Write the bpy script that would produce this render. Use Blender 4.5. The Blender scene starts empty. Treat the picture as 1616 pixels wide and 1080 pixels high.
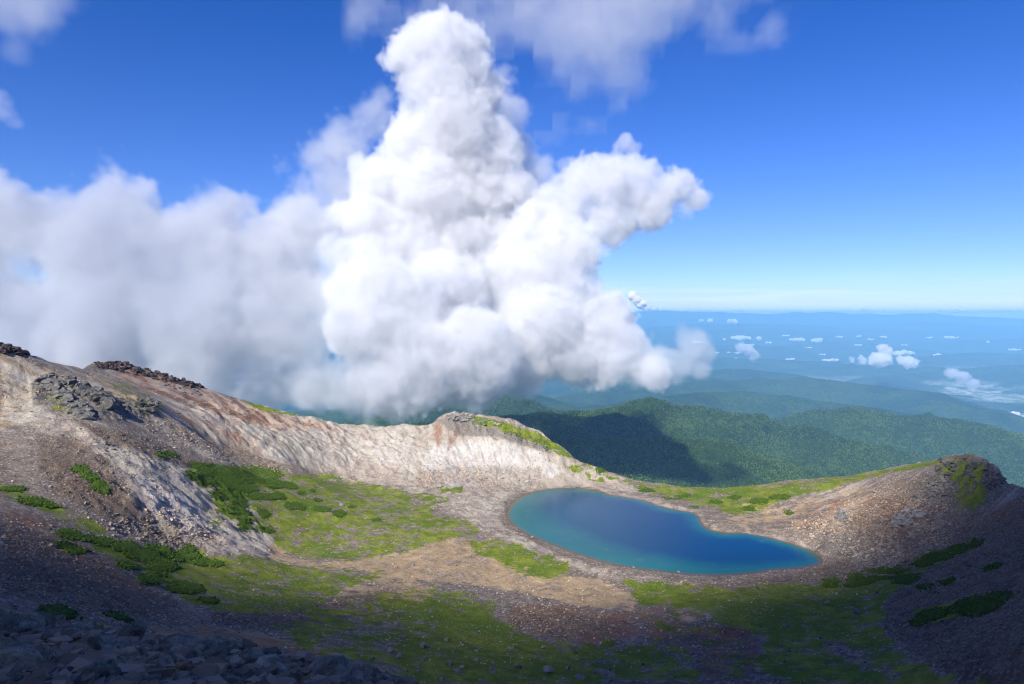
import bpy, math, time, os
import numpy as np
from math import radians as R, sin, cos, pi
T0 = time.time()
SC = bpy.context.scene
COL = SC.collection
rng = np.random.default_rng(7)

# ------------------------------------------------------------------ camera model
CAMZ = 142.0
PITCH = R(2.446)
FX = 1077.3
SP, CP = sin(PITCH), cos(PITCH)

def ray(u, v):
    """direction per metre of forward distance for a place in the 1616x1080 view"""
    a = (np.asarray(u, float) - 808) / FX
    b = (540 - np.asarray(v, float)) / FX
    w = CP + b * SP
    return a / w, (-SP + b * CP) / w

def at(u, v, Y):
    rx, rz = ray(u, v)
    return np.array([rx * Y, Y, CAMZ + rz * Y])

def at_z(u, v, z):
    rx, rz = ray(u, v)
    Y = (z - CAMZ) / rz
    return np.array([rx * Y, Y, z])

def project(x, y, z):
    dz = z - CAMZ
    f = y * CP - dz * SP
    up = y * SP + dz * CP
    f = np.where(f < .1, .1, f)
    return 808 + FX * x / f, 540 - FX * up / f

# ------------------------------------------------------------------ noise
def _hash(ix, iy, seed):
    h = (ix.astype(np.int64) * 374761393 + iy.astype(np.int64) * 668265263 + seed * 1442695041) & 0x7fffffff
    h = ((h ^ (h >> 13)) * 1274126177) & 0x7fffffff
    return h ^ (h >> 16)

def gnoise(x, y, seed=0):
    x = np.asarray(x, np.float64); y = np.asarray(y, np.float64)
    ix = np.floor(x); iy = np.floor(y); fx = x - ix; fy = y - iy
    ix = ix.astype(np.int64); iy = iy.astype(np.int64)
    ux = fx * fx * fx * (fx * (fx * 6 - 15) + 10); uy = fy * fy * fy * (fy * (fy * 6 - 15) + 10)
    def g(dx, dy):
        a = _hash(ix + dx, iy + dy, seed) * (2 * pi / 0x7fffffff)
        return np.cos(a) * (fx - dx) + np.sin(a) * (fy - dy)
    n0 = g(0, 0) * (1 - ux) + g(1, 0) * ux
    n1 = g(0, 1) * (1 - ux) + g(1, 1) * ux
    return (n0 * (1 - uy) + n1 * uy) * 1.5

def fbm(x, y, scale, octs=4, seed=0, gain=.5, ridged=False):
    s = 0; a = 1; t = 0; f = 1 / scale
    for o in range(octs):
        n = gnoise(x * f + o * 17.3, y * f - o * 9.1, seed + o)
        if ridged: n = 1 - 2 * np.abs(n)
        s = s + a * n; t += a; a *= gain; f *= 2.03
    return s / t

def smooth(e0, e1, x):
    t = np.clip((x - e0) / (e1 - e0), 0, 1)
    return t * t * (3 - 2 * t)

def grid_noise(n, period, r):
    """smooth random field on a regular 3-D grid (B-spline of a random lattice)"""
    out = r.random([int(k / period) + 5 for k in n]).astype(np.float32) * 2 - 1
    off = r.random(3)
    for ax in range(3):
        p = np.arange(n[ax]) / period + 1 + off[ax]
        i = np.floor(p).astype(int); f = (p - i).astype(np.float32)
        w = [(1 - f) ** 3 / 6, (3 * f ** 3 - 6 * f ** 2 + 4) / 6, (-3 * f ** 3 + 3 * f ** 2 + 3 * f + 1) / 6, f ** 3 / 6]
        sh = [1, 1, 1]; sh[ax] = -1
        out = sum(np.take(out, i + k - 1, axis=ax) * w[k].reshape(sh) for k in range(4))
    return out * 1.9

# ------------------------------------------------------------------ mesh helpers
def raw_mesh(name, V, F, smooth_shade=True, mat_index=None):
    """F: (n,3) or (n,4) int array, or list of such arrays"""
    me = bpy.data.meshes.new(name)
    Fs = F if isinstance(F, list) else [F]
    Fs = [np.asarray(f, np.int32) for f in Fs if len(f)]
    me.vertices.add(len(V)); me.vertices.foreach_set('co', np.asarray(V, np.float32).ravel())
    loops = np.concatenate([f.ravel() for f in Fs])
    sizes = np.concatenate([np.full(len(f), f.shape[1], np.int32) for f in Fs])
    me.loops.add(len(loops)); me.loops.foreach_set('vertex_index', loops)
    st = np.zeros(len(sizes), np.int32); st[1:] = np.cumsum(sizes)[:-1]
    me.polygons.add(len(sizes)); me.polygons.foreach_set('loop_start', st)
    try: me.polygons.foreach_set('loop_total', sizes)
    except Exception: pass
    me.polygons.foreach_set('use_smooth', np.full(len(sizes), smooth_shade))
    if mat_index is not None: me.polygons.foreach_set('material_index', np.asarray(mat_index, np.int32))
    me.update(); me.validate()
    return me

def attr(me, name, data):
    a = me.attributes.new(name, 'FLOAT', 'POINT'); a.data.foreach_set('value', np.asarray(data, np.float32))

def link(name, me, mats=(), parent=None, loc=None, **tags):
    o = bpy.data.objects.new(name, me); COL.objects.link(o)
    for m in (mats if isinstance(mats, (list, tuple)) else [mats]):
        if me is not None: me.materials.append(m)
    if parent: o.parent = parent
    if loc is not None: o.location = loc
    for k, v in tags.items():
        if v is not None: o[k] = v
    return o

# ------------------------------------------------------------------ node helpers
def new_mat(name):
    m = bpy.data.materials.new(name); m.use_nodes = True
    m.node_tree.nodes.clear()
    return m

class G:
    """tiny node graph builder"""
    def __init__(s, tree): s.t = tree; s.N = tree.nodes; s.L = tree.links
    def n(s, kind, props=None, **ins):
        nd = s.N.new(kind)
        for k, v in (props or {}).items(): setattr(nd, k, v)
        for k, v in ins.items():
            key = int(k[1:]) if k[0] == '_' and k[1:].isdigit() else k.replace('_', ' ')
            s.put(nd.inputs[key], v)
        return nd
    def put(s, sock, v):
        if isinstance(v, bpy.types.NodeSocket): s.L.new(v, sock)
        elif isinstance(v, bpy.types.Node): s.L.new(v.outputs[0], sock)
        else:
            if sock.type == 'RGBA' and len(v) == 3: v = (*v, 1)
            sock.default_value = v
    def math(s, op, a, b=0.0, c=0.0, clamp=False):
        return s.n('ShaderNodeMath', {'operation': op, 'use_clamp': clamp}, _0=a, _1=b, _2=c).outputs[0]
    def mix(s, f, a, b, blend='MIX'):
        nd = s.N.new('ShaderNodeMix'); nd.data_type = 'RGBA'; nd.blend_type = blend
        s.put(nd.inputs[0], f); s.put(nd.inputs[6], a); s.put(nd.inputs[7], b)
        return nd.outputs[2]
    def noise(s, vec, scale, detail=4, rough=.55, dist=0.0):
        nd = s.n('ShaderNodeTexNoise', None, Scale=scale, Detail=float(detail), Roughness=rough, Distortion=dist)
        if vec is not None: s.put(nd.inputs['Vector'], vec)
        return nd.outputs[0]
    def voro(s, vec, scale, feature='F1', out=0, rnd=1.0):
        nd = s.n('ShaderNodeTexVoronoi', {'feature': feature}, Scale=scale, Randomness=rnd)
        s.put(nd.inputs['Vector'], vec)
        return nd.outputs[out]
    def remap(s, x, a, b, c=0.0, d=1.0):
        return s.n('ShaderNodeMapRange', {'interpolation_type': 'SMOOTHSTEP'}, _0=x, _1=a, _2=b, _3=c, _4=d).outputs[0]
    def attr(s, name): return s.n('ShaderNodeAttribute', {'attribute_name': name}).outputs['Fac']

# ------------------------------------------------------------------ sun, sky, camera
SUN_EL = R(40); SUN_AZ = R(210)                      # compass-like, clockwise from +Y (behind and to the left)
SUN = np.array([sin(SUN_AZ) * cos(SUN_EL), cos(SUN_AZ) * cos(SUN_EL), sin(SUN_EL)])
def setup():
    cam = bpy.data.cameras.new('camera'); co = bpy.data.objects.new('camera', cam); COL.objects.link(co)
    cam.sensor_width = 36; cam.lens = FX / 1616 * 36; cam.clip_start = .1; cam.clip_end = 400000
    co.location = (0, 0, CAMZ); co.rotation_euler = (R(90) - PITCH, 0, 0)
    SC.camera = co
    sd = bpy.data.lights.new('sun', 'SUN'); so = bpy.data.objects.new('sun', sd); COL.objects.link(so)
    sd.energy = 5.0; sd.angle = R(.53); sd.color = (1, .955, .88)
    from mathutils import Vector
    so.rotation_euler = Vector(SUN).to_track_quat('Z', 'Y').to_euler(); so.location = (-300, -200, 600)
    w = bpy.data.worlds.new('World'); SC.world = w; w.use_nodes = True
    g = G(w.node_tree); g.N.clear()
    sky = g.n('ShaderNodeTexSky', {'sky_type': 'NISHITA', 'sun_disc': False, 'sun_elevation': SUN_EL, 'sun_rotation': SUN_AZ,
              'altitude': 2900, 'air_density': 1.0, 'dust_density': .25, 'ozone_density': 3.0})
    # clear mountain sky: deep blue overhead, pale at the horizon, thin streaks of far cloud low down
    co_ = g.n('ShaderNodeTexCoord').outputs['Generated']
    sp = g.n('ShaderNodeSeparateXYZ', None, Vector=co_)
    rp = g.n('ShaderNodeValToRGB', None, Fac=g.remap(sp.outputs[2], 0.0, .6) if False else g.math('MULTIPLY', sp.outputs[2], 1.6, clamp=True))
    e = rp.color_ramp.elements; e[0].position = 0; e[0].color = (.52, .52, .68, 1); e[1].position = 1; e[1].color = (.085, .38, 1.0, 1)
    for p_, c_ in ((.08, (.50, .58, .81, 1)), (.30, (.35, .55, .98, 1)), (.6, (.17, .47, 1.0, 1))):
        k_ = rp.color_ramp.elements.new(p_); k_.color = c_
    hs = g.mix(1.0, sky, rp.outputs[0], 'MULTIPLY')
    st = g.n('ShaderNodeCombineXYZ', None, X=g.math('MULTIPLY', sp.outputs[0], 5.0), Y=g.math('MULTIPLY', sp.outputs[1], 5.0), Z=g.math('MULTIPLY', sp.outputs[2], 110.0))
    sn = g.noise(st.outputs[0], 1.0, 6, .6, .3)
    band = g.math('MULTIPLY', g.remap(sp.outputs[2], .055, .012), g.remap(sn, .44, .66))
    hs = g.mix(g.math('MULTIPLY', band, .8), hs, (5.2, 6.0, 6.6))
    bg = g.n('ShaderNodeBackground', None, Color=hs, Strength=.12)
    g.n('ShaderNodeOutputWorld', None, Surface=bg)
    SC.view_settings.view_transform = 'Standard'; SC.view_settings.look = 'None'
    SC.view_settings.exposure = 0.5; SC.view_settings.gamma = 1
    c = SC.cycles
    c.use_denoising = True; c.filter_width = 1.1; c.use_adaptive_sampling = True; c.adaptive_threshold = .03
    c.max_bounces = 12; c.volume_bounces = 12; c.diffuse_bounces = 2; c.glossy_bounces = 2; c.transparent_max_bounces = 64
    c.caustics_reflective = False; c.caustics_refractive = False
setup()
# ------------------------------------------------------------------ clouds: closed bodies of drops, as real volumes
def surface_nets(F, org, h):
    """closed surface of F>0 on a regular grid -> verts, quads"""
    S = F > 0
    S[0] = S[-1] = False; S[:, 0] = S[:, -1] = False; S[:, :, 0] = S[:, :, -1] = False
    F = np.where(S, np.maximum(F, 1e-6), np.minimum(F, -1e-6)).astype(np.float32)
    n = [k - 1 for k in F.shape]
    acc = np.zeros((*n, 3), np.float32); cnt = np.zeros(n, np.float32)
    corners = lambda A, d: A[d[0]:d[0] + n[0], d[1]:d[1] + n[1], d[2]:d[2] + n[2]]
    edges = []
    for ax in range(3):
        for a in (0, 1):
            for b in (0, 1):
                d0 = [0, 0, 0]; o = [k for k in range(3) if k != ax]; d0[o[0]] = a; d0[o[1]] = b
                d1 = list(d0); d1[ax] = 1
                f0 = corners(F, d0); f1 = corners(F, d1); x = (f0 > 0) != (f1 > 0)
                t = np.where(x, f0 / np.where(x, f0 - f1, 1), 0)
                cnt += x
                for k in range(3):
                    acc[..., k] += np.where(x, d0[k] + (t if k == ax else 0), 0)
    act = cnt > 0
    idx = np.full(n, -1, np.int64); idx[act] = np.arange(act.sum())
    P = np.argwhere(act) + acc[act] / cnt[act][:, None]
    V = P * h + np.asarray(org)
    Q = []
    for ax in range(3):
        o = [(ax + 1) % 3, (ax + 2) % 3]
        sl0 = [slice(1, -1)] * 3; sl0[ax] = slice(0, -1); sl1 = list(sl0); sl1[ax] = slice(1, None)
        a = S[tuple(sl0)]; b = S[tuple(sl1)]
        for sgn, m in ((1, a & ~b), (-1, b & ~a)):
            c = np.argwhere(m)
            if not len(c): continue
            off = np.ones(3, int); off[ax] = 0; c = c + off
            def cell(da, db):
                q = c.copy(); q[:, o[0]] += da; q[:, o[1]] += db; return idx[q[:, 0], q[:, 1], q[:, 2]]
            q = np.stack([cell(-1, -1), cell(0, -1), cell(0, 0), cell(-1, 0)], 1)
            Q.append(q if sgn > 0 else q[:, ::-1])
    return V, np.concatenate(Q)

def vol_mat(name, density, color=(1, 1, 1), g_=0.0):
    m = new_mat(name); g = G(m.node_tree)
    pv = g.n('ShaderNodeVolumePrincipled', None, Color=color, Density=density, Anisotropy=g_)
    pv.inputs['Blackbody Intensity'].default_value = 0
    g.n('ShaderNodeOutputMaterial', None, Volume=pv)
    try: m.cycles.homogeneous_volume = True
    except Exception: pass
    return m

def cloud_field(blobs, h, seed, amp, per, gain=.6, octs=4, k=None, billow=.5, stretch=(1, 1, 1), pad=60):
    """blobs: rows x,y,z,r ; returns (field in metres, origin)"""
    B = np.asarray(blobs, float); r_ = np.random.default_rng(seed)
    lo = (B[:, :3] - B[:, 3:]).min(0) - pad; hi = (B[:, :3] + B[:, 3:]).max(0) + pad
    n = np.ceil((hi - lo) / h).astype(int)
    ax = [lo[i] + h * np.arange(n[i]) for i in range(3)]
    D = np.full(n, -1e9, np.float32)
    k = k or np.median(B[:, 3]) * .25
    for x, y, z, r in B:                                   # smooth union, evaluated in each blob's neighbourhood only
        R_ = r + pad + 4 * k
        s = [slice(max(0, int((c - R_ - lo[i]) / h)), min(n[i], int((c + R_ - lo[i]) / h) + 1)) for i, c in enumerate((x, y, z))]
        d = r - np.sqrt((ax[0][s[0]][:, None, None] - x) ** 2 + (ax[1][s[1]][None, :, None] - y) ** 2 + (ax[2][s[2]][None, None, :] - z) ** 2).astype(np.float32)
        a = D[tuple(s)]; hh = np.clip(.5 + .5 * (d - a) / k, 0, 1)
        D[tuple(s)] = a * (1 - hh) + d * hh + k * hh * (1 - hh)
    D = np.maximum(D, -1e4)
    N = 0; a = 1; p = per / h; t = 0
    for o in range(octs):
        if p < 1.6: break
        q = grid_noise(n, p, r_)
        N = N + a * ((1 - billow) * q + billow * (2 * np.abs(q) - .55)) ; t += a; a *= gain; p *= .5
    return D + amp * N / t * 1.6, lo
def px_blobs(rows):
    out = []
    for u, v, r, Y in rows:
        p = at(u, v, Y); out.append((*p, r * Y / FX))
    return out
_vm = {}
def VM(d):
    if d not in _vm: _vm[d] = vol_mat('cloud droplets', d, (.975, .975, .98))
    return _vm[d]

def keep_largest(V, Q):
    lab = np.arange(len(V))
    while True:
        m = lab[Q].min(1); new = lab.copy()
        for k in range(4): np.minimum.at(new, Q[:, k], m)
        new = new[new]
        if (new == lab).all(): break
        lab = new
    L = lab[Q[:, 0]]; ids, n = np.unique(L, return_counts=True); Q = Q[L == ids[n.argmax()]]
    used = np.unique(Q); mp = np.zeros(len(V), int); mp[used] = np.arange(len(used))
    return V[used], mp[Q]

def field_volume(name, dens, h, mat, parent):
    """droplet density on a grid -> a real volume, child of its cloud"""
    n = dens.shape
    me = bpy.data.meshes.new(name + '_grid'); me.vertices.add(dens.size)
    me.attributes.new('d', 'FLOAT', 'POINT').data.foreach_set('value', dens.ravel().astype(np.float32))
    src = bpy.data.objects.new(name + '_grid', me)
    o = bpy.data.objects.new(name, bpy.data.volumes.new(name)); COL.objects.link(o); o.parent = parent
    t = bpy.data.node_groups.new(name, 'GeometryNodeTree'); t.is_modifier = True
    t.interface.new_socket('Geometry', in_out='INPUT', socket_type='NodeSocketGeometry')
    t.interface.new_socket('Geometry', in_out='OUTPUT', socket_type='NodeSocketGeometry')
    g = G(t); go = g.N.new('NodeGroupOutput')
    sp = g.n('ShaderNodeSeparateXYZ', None, Vector=g.N.new('GeometryNodeInputPosition').outputs[0])
    idx = [g.math('ROUND', g.math('DIVIDE', sp.outputs[k], float(h))) for k in range(3)]
    im = lambda op, a, b: g.n('FunctionNodeIntegerMath', {'operation': op}, _0=a, _1=b).outputs[0]
    ii = im('ADD', im('MULTIPLY', im('ADD', im('MULTIPLY', idx[0], n[1]), idx[1]), n[2]), idx[2])
    at_ = g.N.new('GeometryNodeInputNamedAttribute'); at_.data_type = 'FLOAT'; at_.inputs['Name'].default_value = 'd'
    oi = g.N.new('GeometryNodeObjectInfo'); oi.inputs['Object'].default_value = src
    si = g.N.new('GeometryNodeSampleIndex'); si.data_type = 'FLOAT'; si.domain = 'POINT'
    g.L.new(oi.outputs['Geometry'], si.inputs['Geometry']); g.L.new(at_.outputs['Attribute'], si.inputs['Value']); g.L.new(ii, si.inputs['Index'])
    vc = g.N.new('GeometryNodeVolumeCube'); g.L.new(si.outputs[0], vc.inputs['Density'])
    vc.inputs['Min'].default_value = (0, 0, 0); vc.inputs['Max'].default_value = [(k - 1) * h for k in n]
    for k, a in enumerate('XYZ'): vc.inputs['Resolution ' + a].default_value = n[k]
    sm = g.N.new('GeometryNodeSetMaterial'); sm.inputs['Material'].default_value = mat
    g.L.new(vc.outputs[0], sm.inputs[0]); g.L.new(sm.outputs[0], go.inputs[0])
    o.modifiers.new('density', 'NODES').node_group = t
    return o

def soft_cloud(name, rows, seed, rho, edge, h, amp, per, K=1.0, white=.955, wisp=0.0, shift=0, thin=None, hull=None, **kw):
    """a cloud with a graded, feathery density; its outer hull of thinnest vapour is the thing, the dense droplets its part"""
    tags = {k: kw.pop(k) for k in ('label', 'category', 'group') if k in kw}
    B = px_blobs([(u, v, r, Y * K) for u, v, r, Y in rows]); h *= K; amp *= K; per *= K
    F, lo = cloud_field(B, h, seed, amp, per, **kw)
    r_ = np.random.default_rng(seed + 900)
    F = F + shift * K
    D = smooth(-edge * K, edge * K, F)
    # inner lumps and torn margins
    q = 0; a = 1; p = per * .5 / h; tt = 0
    while p > 1.5: q = q + a * grid_noise(F.shape, p, r_); tt += a; a *= .78; p *= .5
    q = q / tt * 1.8
    D = D * np.clip(1 + wisp * q * (1.15 - .75 * D), 0.0, 2.2)
    D = np.clip(D - .03, 0, 3)
    if thin is not None: D = D * thin(*[lo[i] + h * np.arange(F.shape[i]).reshape([-1 if j == i else 1 for j in range(3)]) for i in range(3)])
    D[0] = D[-1] = 0; D[:, 0] = D[:, -1] = 0; D[:, :, 0] = D[:, :, -1] = 0
    F[::1][D <= .0] = np.minimum(F[D <= .0], -edge * K)
    s = 2; v, qd = surface_nets(np.ascontiguousarray(F[::s, ::s, ::s] + .9 * edge * K), lo, h * s)
    v, qd = keep_largest(v, qd)
    o = np.asarray(lo, float)
    ob = link(name, raw_mesh(name, v - o, qd, True), VM(.00002), loc=o, **tags)
    field_volume('cloud_droplets', D * rho / K, h, grid_mat(white), ob)
    print(name, F.shape, F.size, round(time.time() - T0, 1))
    return ob
_gm = {}
def grid_mat(w):
    if w not in _gm:
        m = new_mat('cloud droplets, graded'); g = G(m.node_tree)
        pv = g.n('ShaderNodeVolumePrincipled', None, Color=(w, w, w * 1.004), Density=1.0, Anisotropy=0.0); g.n('ShaderNodeOutputMaterial', None, Volume=pv); _gm[w] = m
    return _gm[w]

def cloud(name, rows, seed, shells, h, amp, per, world=False, K=1.0, one=False, **kw):
    """K moves the cloud nearer or farther as a whole, keeping its proportions"""
    tags = {k: kw.pop(k) for k in ('label', 'category', 'group', 'kind') if k in kw}
    if K != 1: rows = [(u, v, r, Y * K) for u, v, r, Y in rows]; h *= K; amp *= K; per *= K
    F, lo = cloud_field(rows if world else px_blobs(rows), h, seed, amp, per, **kw)
    V = []; Q = []; MI = []; base = 0; mats = []
    for i, (iso, d) in enumerate(shells):
        v, q = surface_nets(F - iso * K, lo, h)
        if not len(q): continue
        if one: v, q = keep_largest(v, q)
        V.append(v); Q.append(q + base); MI.append(np.full(len(q), len(mats))); base += len(v); mats.append(VM(d / K))
    V = np.concatenate(V); o = V.mean(0); o[2] = V[:, 2].min()
    me = raw_mesh(name, V - o, np.concatenate(Q), True, np.concatenate(MI))
    return link(name, me, mats, loc=o, **tags)

tower = [(690,78,56,3900),(655,84,40,3850),(725,80,40,3950),(632,92,24,3880),(745,110,30,3900),(690,140,64,3900),(750,150,46,4000),(665,175,40,3900),(710,200,78,3950),(655,232,56,3900),(770,215,40,4000),
 (745,265,62,4000),(600,290,52,3850),(566,265,24,3850),(680,310,88,3950),(770,330,56,4050),(590,350,54,3800),(650,400,82,3900),(575,420,52,3400),
 (600,480,84,3350),(700,470,76,3650),(568,520,62,3150),(640,570,84,3250),(740,560,84,3400),(592,598,40,3100),(690,600,50,3300),(650,500,70,3400),
 (780,420,50,3900),(820,390,48,3900),(850,350,46,3900),(885,325,46,3900),(915,300,44,3900),(955,290,48,3900),(1000,297,44,3950),(1045,302,36,3950),(1075,292,32,3980),(1100,314,24,3980),(1035,328,36,3950),(925,275,24,3900),(985,262,22,3900),
 (960,345,46,3900),(880,400,68,3850),(820,450,68,3800),(900,460,54,3800),(850,520,84,3700),(930,510,54,3750),(965,500,42,3750),(990,540,36,3700),
 (900,560,52,3650),(960,578,36,3650),(1003,572,26,3650),(820,580,48,3600),(1030,588,20,3600)]

tower += [(800,240,30,3950),(810,300,34,3950),(800,370,30,3950),(540,340,30,3800),(530,400,30,3400),(545,465,36,3200),(725,390,60,3900)]
soft_cloud('cumulus_cloud', tower, 3, .0135, 20, 8.0, 84, 230, K=.74, gain=.92, octs=6, billow=.3, wisp=2.1, shift=-12, white=.935,
      label='towering white cumulus cloud with a rounded head and an arm reaching right', category='cloud')
wing = [(585,190,40,4300),(545,225,44,4300),(500,250,38,4300),(520,300,46,4300),(470,290,28,4300),(480,350,48,4300),(600,150,26,4300),(450,262,18,4300),(560,320,50,4300),(790,240,50,4400),(800,180,40,4400),(830,320,36,4400),(780,330,60,4400),(700,380,60,4500),(840,270,26,4400),(790,130,26,4400)]
soft_cloud('cloud_wing', wing, 9, .0048, 38, 11, 140, 360, K=.74, gain=.86, octs=6, billow=.25, wisp=1.8, white=.93,
      label='thin grey cloud veil hanging off both flanks of the towering cumulus', category='cloud')
bank = [(-80,360,100,3350),(50,360,62,3350),(10,320,34,3350),(120,345,50,3350),(190,320,54,3400),(175,285,28,3400),(180,400,100,3350),(320,372,60,3450),(350,335,34,3450),(390,322,22,3450),(300,430,100,3400),(430,420,80,3500),
 (470,360,50,3550),(60,520,90,3250),(-60,500,110,3250),(180,520,110,3250),(320,520,110,3300),(450,510,90,3350),(40,600,90,3250),(150,600,80,3250),
 (420,590,64,3350),(500,605,50,3250),(545,600,40,3100),(600,630,34,3100),(300,600,80,3250),(560,622,34,3450),(540,430,34,3550),(640,628,28,3500),(720,622,24,3500)]
soft_cloud('cloud_bank', bank, 5, .0085, 34, 10, 150, 400, K=.74, gain=.86, octs=6, billow=.4, wisp=1.9, white=.925, thin=lambda x, y, z: 1 - .35 * smooth(-900, -560, x),
      label='wide grey cloud bank resting behind the left ridge', category='cloud')
veil = [(600,20,40,4400),(680,0,60,4400),(780,20,70,4400),(880,30,80,4400),(980,40,70,4400),(1080,30,60,4400),(1170,20,55,4400),(1230,30,30,4400),(900,120,60,4400),(980,130,45,4400),(860,180,40,4400),(1000,-40,120,4400),(800,-60,100,4400),(1180,-50,90,4400),(1100,90,38,4400),(940,190,30,4400)]
soft_cloud('cloud_veil', veil, 8, .0008, 60, 15, 230, 480, gain=.88, octs=6, billow=.1, wisp=2.2,
      label='thin grey cloud veil streaming across the top of the sky', category='cloud')
W = dict(category='cloud')
soft_cloud('cloud_wisp', [(0,-10,60,2400),(60,20,28,2400),(20,70,24,2400),(60,60,16,2400),(100,-5,20,2400)], 12, .0024, 30, 10, 70, 220, gain=.78, octs=5, billow=.1, wisp=1.4, label='faint cloud wisp in the top left corner of the sky', **W)
soft_cloud('cloud_wisp', [(-5,170,24,2400),(15,185,16,2400),(2,150,12,2400),(25,195,10,2400)], 14, .004, 14, 6, 30, 90, gain=.78, octs=5, billow=.1, wisp=1.2, label='faint cloud wisp at the left edge of the sky above the bank', **W)
soft_cloud('cloud_wisp', [(985,226,13,3000),(1000,236,11,3000),(975,232,9,3000)], 15, .012, 9, 5, 22, 70, gain=.78, octs=5, wisp=1.1, label='small ragged cloud scrap just above the arm of the cumulus', **W)
soft_cloud('cloud_wisp', [(890,260,12,3000),(868,272,11,3000),(850,268,8,3000)], 16, .007, 9, 5, 22, 70, gain=.78, octs=5, wisp=1.1, label='small ragged cloud scrap between the tower and the arm of the cumulus', **W)
soft_cloud('cloud_wisp', [(1040,575,28,2700),(1010,590,22,2700),(1070,572,22,2700),(1095,545,26,2700),(1080,530,14,2700),(1115,556,16,2700),(1060,595,16,2700),(1105,580,14,2700)], 17, .009, 18, 7, 36, 120, gain=.78, octs=5, wisp=1.0, label='soft cloud puff drifting off the lower right foot of the cumulus', **W)
soft_cloud('cloud_wisp', [(935,385,14,2700),(955,398,12,2700),(940,400,14,2700)], 18, .006, 10, 5, 22, 70, gain=.78, octs=5, wisp=1.1, label='grey cloud shred under the arm of the cumulus', **W)
soft_cloud('cloud_wisp', [(1105,318,16,2880),(1085,330,14,2880),(1118,312,9,2880)], 19, .006, 12, 5, 24, 80, gain=.78, octs=5, wisp=1.2, label='frayed tip trailing off the end of the arm of the cumulus', **W)

# low clouds over the valley, one by one
LOW = [(1159,508,9,4,47000),(1121,507,4,3,47000),(1106,507,3,2,47000),(1169,534,13,2.6,40000),(1197,534,9,3,40000),(1144,536,6,1.6,40000),(1215,541,6,1.6,38000),(1144,561,21,4,32000),(1152,572,37,4.5,28000),
 (1207,549,6,1.6,36000),(1234,553,11,2.4,35000),(1220,574,17,4,30000),(1216,583,19,5,28000),(1174,586,17,4.4,27000),(1138,593,10,4,25000),(1182,596,25,3.4,25000),(1212,598,10,3,25000),(1263,592,20,5.4,26000),(1256,537,10,2.4,38000),
 (1291,538,13,3,38000),(1275,550,5.5,1.7,36000),(1156,550,6,1.4,36000),(1338,553,4,1.2,36000),(1314,569,14,2,31000),(1428,558,16,3.6,33000),(1435,578,10,4,29000),(1321,578,5,1.4,29000),(1396,591,4,2.4,26000),
 (1327,597,13,2.3,25500),(1367,600,25,3.4,25000),(1397,604,12,2.2,24500),(1362,608,18,2.5,24000),(1473,607,15,1.6,24500),(1490,606,10,2,24500),(1531,623,17,1.5,21000),(1586,653,27,3.4,16000),(1501,533,9,1.6,40000),
 (1479,560,5,1.6,33000),(1395,532,5,1.2,41000),(1375,536,4,1.1,40000),(1322,532,7,1.4,41000),(1355,531,4,1.1,42000),(1467,533,5,1.1,41000),(1240,530,5,1.2,41000),(1610,590,8,2,26000),(1560,540,6,1.3,39000),(1570,565,5,1.3,34000),(1180,545,8,1.3,39000),(1350,545,10,1.3,36000),(1420,545,14,1.2,36000),(1300,560,9,1.4,33000),(1250,567,8,1.4,31000),(1455,590,22,1.3,26000),(1540,575,16,1.2,31000),(1100,540,8,1.4,39000),(1330,618,10,1.2,22000),(1420,620,16,1.2,22000),(1600,552,14,1.3,36000)]
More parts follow.
